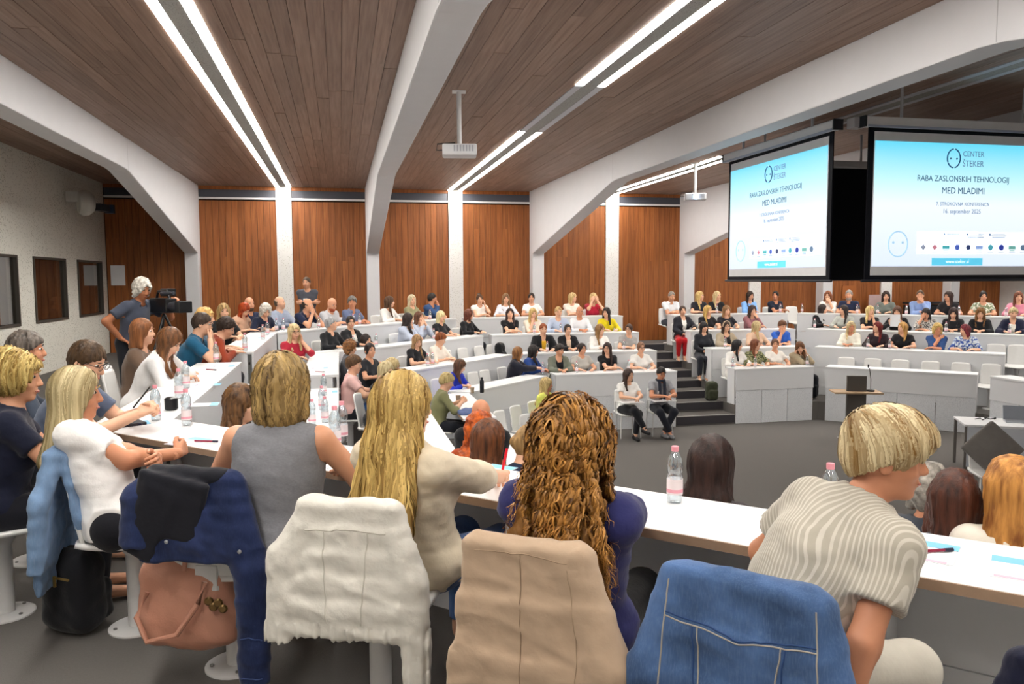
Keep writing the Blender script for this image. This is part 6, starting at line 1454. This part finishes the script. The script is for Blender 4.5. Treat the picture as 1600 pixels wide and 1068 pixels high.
# ------------------------------------------------------------------ garments hung over the near chairs, bags
def garment_on_chair(pos, az, label, mat, low, sleeve_low, w=.185, flare=1.25, thick=.014, wr=.005, h=.0085, sl=(1, 1), fringe=False, top=.905, name='jacket', sleeve_out=(.245, .245), sr=.052):
    t = tag(empty(name, (pos[0], pos[1], 0), az), label, 'jacket', 'garments hung over chair backs')
    zl = min(low, sleeve_low[0], sleeve_low[1])-.03
    f = Field(axis(-.46, .46, h), axis(-.52, -.06, h), axis(max(zl, .012), top+.05, h))
    f.cone((-.150, -.270, top-.022), (.150, -.270, top-.022), .026, .026, .02)
    n = 5
    for i in range(n):                              # back panel widening downwards
        z1, z0 = top-.03-(top-.03-low)*i/n, top-.03-(top-.03-low)*(i+1)/n; ww = w*(1+(flare-1)*(i+.5)/n); yy = -.298-.010*i
        rbox(f, (0, yy, (z0+z1)/2), (ww*.94, thick, (z1-z0)/2+.02), .012, None, .03)
    for s in (-1, 1):                               # lapels in front of the backrest
        f.cone((s*.13, -.240, top-.04), (s*.12, -.165, max(low+.12, .52)), .022, .020, .03, flat=((0, 1, 0), 1.3))
    for s in (-1, 1): rbox(f, (s*.095, -.208, .71), (.085, .012, .175), .010, rotm('X', 10), .02)
    for s, on, zs, so in zip((-1, 1), sl, sleeve_low, sleeve_out):
        if not on: continue
        p0, p1, p2 = np.array([s*(w-.035), -.275, top-.050]), np.array([s*(so-.015), -.315, (top+zs)/2+.05]), np.array([s*so, -.335, zs+.02])
        f.cone(p0, p1, sr*.85, sr, .03, flat=((0, 1, 0), 1.35)); f.cone(p1, p2, sr, sr*.85, .02, flat=((0, 1, 0), 1.4), cut=(p2, (0, 0, -1)))
    sd = hash_(label) % 50
    rdg = lambda P, fq, s_: (1-np.abs(vnoise(P, fq, s_)))**5
    f.add_noise(lambda P: wr*(.8*vnoise(P*[1, 1, .28], 34., sd)+.5*vnoise(P*[.7, 1, 1.7], 44., sd+3)-1.5*rdg(P*[1, 1, .45], 17., sd+1)*.8-1.1*rdg(P*[.6, 1, 1.3], 21., sd+5)*.8+.35*vnoise(P*[1, 1, .8], 95., sd)))
    if fringe: f.add_noise(lambda P: np.where(P[:, 2] < low+.03, .006*np.sin(P[:, 0]*320)*np.sin(P[:, 0]*117), 0.))
    v, q = f.mesh(); link('cloth', fast_mesh('cloth', v, q, mat), t)
    return t, f
def seam(t, f, pts, r, mat, nm='seam', n=26):
    pts = np.array(pts, float); u = np.linspace(0, len(pts)-1, n); i = np.clip(u.astype(int), 0, len(pts)-2); P = pts[i]+(pts[i+1]-pts[i])*(u-i)[:, None]
    for _ in range(8):
        v, g = f.sample(P); P = P-g/(np.linalg.norm(g, axis=1, keepdims=True)+1e-6)*np.clip(v, -.02, .02)[:, None]
    MB().tube([tuple(p) for p in P], r, 6).build(nm, mat, t, True)
def button(t, f, p, mat, r=.008):
    P = np.array([p], float)
    for _ in range(8):
        v, g = f.sample(P); P = P-g/(np.linalg.norm(g)+1e-6)*np.clip(v, -.02, .02)[:, None]
    MB().lathe([(r, 0), (r, .004), (r*.6, .006)], 10).build('button', mat, t, True, loc=tuple(P[0]), rot=(math.pi/2, 0, 0))
den_blue = cloth('#43608c', '#9fb6d6', 30., 'denim'); den_light = cloth('#7391b6', '#c4d2e2', 30., 'denim'); den_dark = cloth('#18264e', '#4a5c88', 30., 'denim'); white_den = cloth('#d9d6cd', None, 30., None, .35); beige_c = cloth('#b9a189', None, 30., None, .2)
stitch = flat('#a9a49a', .8); stitch_d = flat('#274576', .8); metal_b = flat('#c9cdd2', .3, .9)
t, f = garment_on_chair(CHP[3], CHA[3], 'beige coat draped over the chair of the curly-haired woman', beige_c, .06, (.10, .16), w=.19, flare=1.55, thick=.016, wr=.0045, name='coat', sl=(0, 1), sleeve_out=(.3, .27), sr=.062)
sd_ = flat('#8a7460', .9); sd2 = flat('#a08a73', .9)
seam(t, f, [(0, -.34, .88), (.0, -.36, .45), (.0, -.38, .10)], .0016, sd_); seam(t, f, [(-.14, -.34, .865), (.0, -.34, .875), (.14, -.34, .865)], .0016, sd2); seam(t, f, [(.14, -.34, .85), (.17, -.36, .5), (.20, -.38, .12)], .0016, sd2)
t, f = garment_on_chair(CHP[2], CHA[2], 'white denim jacket with frayed hem over a chair back', white_den, .46, (.40, .27), w=.185, flare=1.15, wr=.006, fringe=True)
sw = flat('#c2beb4', .9)
seam(t, f, [(-.14, -.34, .81), (0, -.34, .82), (.14, -.34, .81)], .0024, sw); seam(t, f, [(-.08, -.34, .81), (-.06, -.36, .50)], .0024, sw); seam(t, f, [(.08, -.34, .81), (.06, -.36, .50)], .0024, sw)
t, f = garment_on_chair(CHP[4], CHA[4], 'mid blue denim jacket over the chair of the leaning woman', den_blue, .20, (.20, .22), w=.215, flare=1.12, wr=.0045, sleeve_out=(.265, .265))
for dz in (0, .010): seam(t, f, [(-.19, -.34, .775+dz), (-.1, -.34, .765+dz), (0, -.34, .745+dz), (.1, -.34, .765+dz), (.19, -.34, .775+dz)], .0022, stitch if dz == 0 else stitch_d)
for s in (-1, 1):
    for dx in (0, .012): seam(t, f, [(s*(.105+dx), -.34, .765), (s*(.08+dx), -.36, .40), (s*(.07+dx), -.38, .22)], .0022, stitch if dx == 0 else stitch_d)
    seam(t, f, [(s*.185, -.33, .87), (s*.195, -.34, .70), (s*.20, -.36, .52)], .0022, stitch)
t, f = garment_on_chair(CHP[1], CHA[1], 'dark denim jacket hanging by one long sleeve from a chair back', den_dark, .60, (.62, .10), w=.185, flare=1.15, wr=.006, sl=(1, 1), sleeve_out=(.22, .25), sr=.068)
sk = flat('#3a4c7c', .8)
seam(t, f, [(.19, -.42, .30), (.25, -.42, .31), (.31, -.40, .30)], .0024, sk); seam(t, f, [(.19, -.42, .15), (.25, -.42, .15), (.31, -.40, .15)], .0024, sk); button(t, f, (.24, -.40, .64), metal_b); button(t, f, (-.08, -.36, .66), metal_b)
ft = Field(axis(-.40, .32, .010), axis(-.46, .02, .010), axis(.50, 1.0, .010))
ft.cone((-.16, -.275, .90), (.13, -.275, .90), .040, .030, .02, flat=((0, 1, 0), .8)); rbox(ft, (-.07, -.342, .79), (.14, .016, .12), .012, rotm('Y', 12), .03); rbox(ft, (-.15, -.345, .73), (.07, .018, .15), .014, rotm('Y', 25), .03); rbox(ft, (-.08, -.215, .80), (.15, .016, .11), .012, None, .03); ft.add_noise(lambda P: .003*(vnoise(P*[1, 1, .4], 42.)+.4*vnoise(P, 80., 3)))
v_, q_ = ft.mesh(); t = tag(empty('cardigan', (CHP[1][0], CHP[1][1], 0), CHA[1]), 'black cardigan thrown over the dark denim jacket', 'jacket', 'garments hung over chair backs'); link('cloth', fast_mesh('cloth', v_, q_, cloth('#15161f')), t)
t, f = garment_on_chair(CHP[0], CHA[0], 'light blue denim jacket on the chair of the woman leaning back', den_light, .28, (.10, .36), w=.195, flare=1.35, wr=.006, sleeve_out=(.25, .25))
s1 = flat('#b4c3d6', .8)
seam(t, f, [(-.16, -.34, .76), (0, -.34, .74), (.16, -.34, .76)], .0024, s1); seam(t, f, [(-.10, -.34, .76), (-.08, -.36, .32)], .0024, s1); seam(t, f, [(.10, -.34, .76), (.08, -.36, .32)], .0024, flat('#5d7fae', .8)); button(t, f, (.10, -.36, .68), metal_b); seam(t, f, [(-.2, -.36, .33), (0, -.37, .32), (.2, -.36, .33)], .003, flat('#9fb4cf', .8))
garment_on_chair((-1.66, 4.22), 60, 'very dark navy coat on the chair at the left edge', cloth('#15172a'), .10, (.2, .2), flare=1.4)
garment_on_chair(CHP[5], CHA[5], 'dark navy jacket on the chair at the bottom right corner', cloth('#14172e'), .14, (.2, .2), w=.21)
# pink brown leather tote hanging from the chair
bp_ = at_depth(298, 928, 3.20); f = Field(axis(-.32, .32, .009), axis(-.20, .20, .009), axis(-.26, .28, .009))
rbox(f, (0, 0, -.03), (.20, .085, .17), .07); f.ell((0, 0, -.08), (.215, .11, .14), None, .05); f.cone((-.13, 0, .14), (.13, 0, .15), .045, .035, .05); f.add_noise(lambda P: .009*vnoise(P*[1.2, 1, .7], 24., 2)+.004*vnoise(P, 60., 5)); v_, q_ = f.mesh()
leather = flat('#c08a74', .42, var=.10, scale=10., bmp=.15, bscale=120.); t = tag(empty('handbag', tuple(bp_), 18), 'dusty pink leather tote bag hanging below a chair back', 'bag')
b_ = link('bag_body', fast_mesh('bag_body', v_, q_, leather), t)
for k, (dx, dy) in enumerate(((-.02, -.11), (.02, .10))): MB().tube([(-.12, dy, .05), (-.15, dy*1.3, -.04), (-.10, dy*1.45, -.13), (.02, dy*1.4, -.10), (.10, dy*1.2, .02), (.12, dy, .10)], .011, 8).build('handle', leather, t, True)
MB().tube([(.02, -.08, .13), (.03, -.05, .30), (.05, .05, .50)], .010, 8).build('hanging_strap', leather, t, True)
for k in range(4): MB().lathe([(.016, 0), (.018, .006), (.012, .012)], 12).build('metal_charm', flat('#8a7048', .3, .8), b_, True, loc=(.13+.022*k, -.10-.006*k, .02-.02*(k % 2)), rot=(math.pi/2, 0, .3))
t = tag(empty('backpack', (*to_world(118, 985, 0)[:2], .0), 30), 'black backpack with gold zip standing on the floor below the light denim', 'bag'); o = link('bag_body', BPK, t); o.scale = (.82, .85, .78)
MB().tube([(-.10, -.115, .30), (0, -.125, .31), (.10, -.115, .30)], .006, 6).build('zip', flat('#b89a58', .3, .8), t, True); MB().box((.03, -.125, .29), (.012, .008, .05)).build('zip_pull', flat('#c8a860', .3, .8), t)
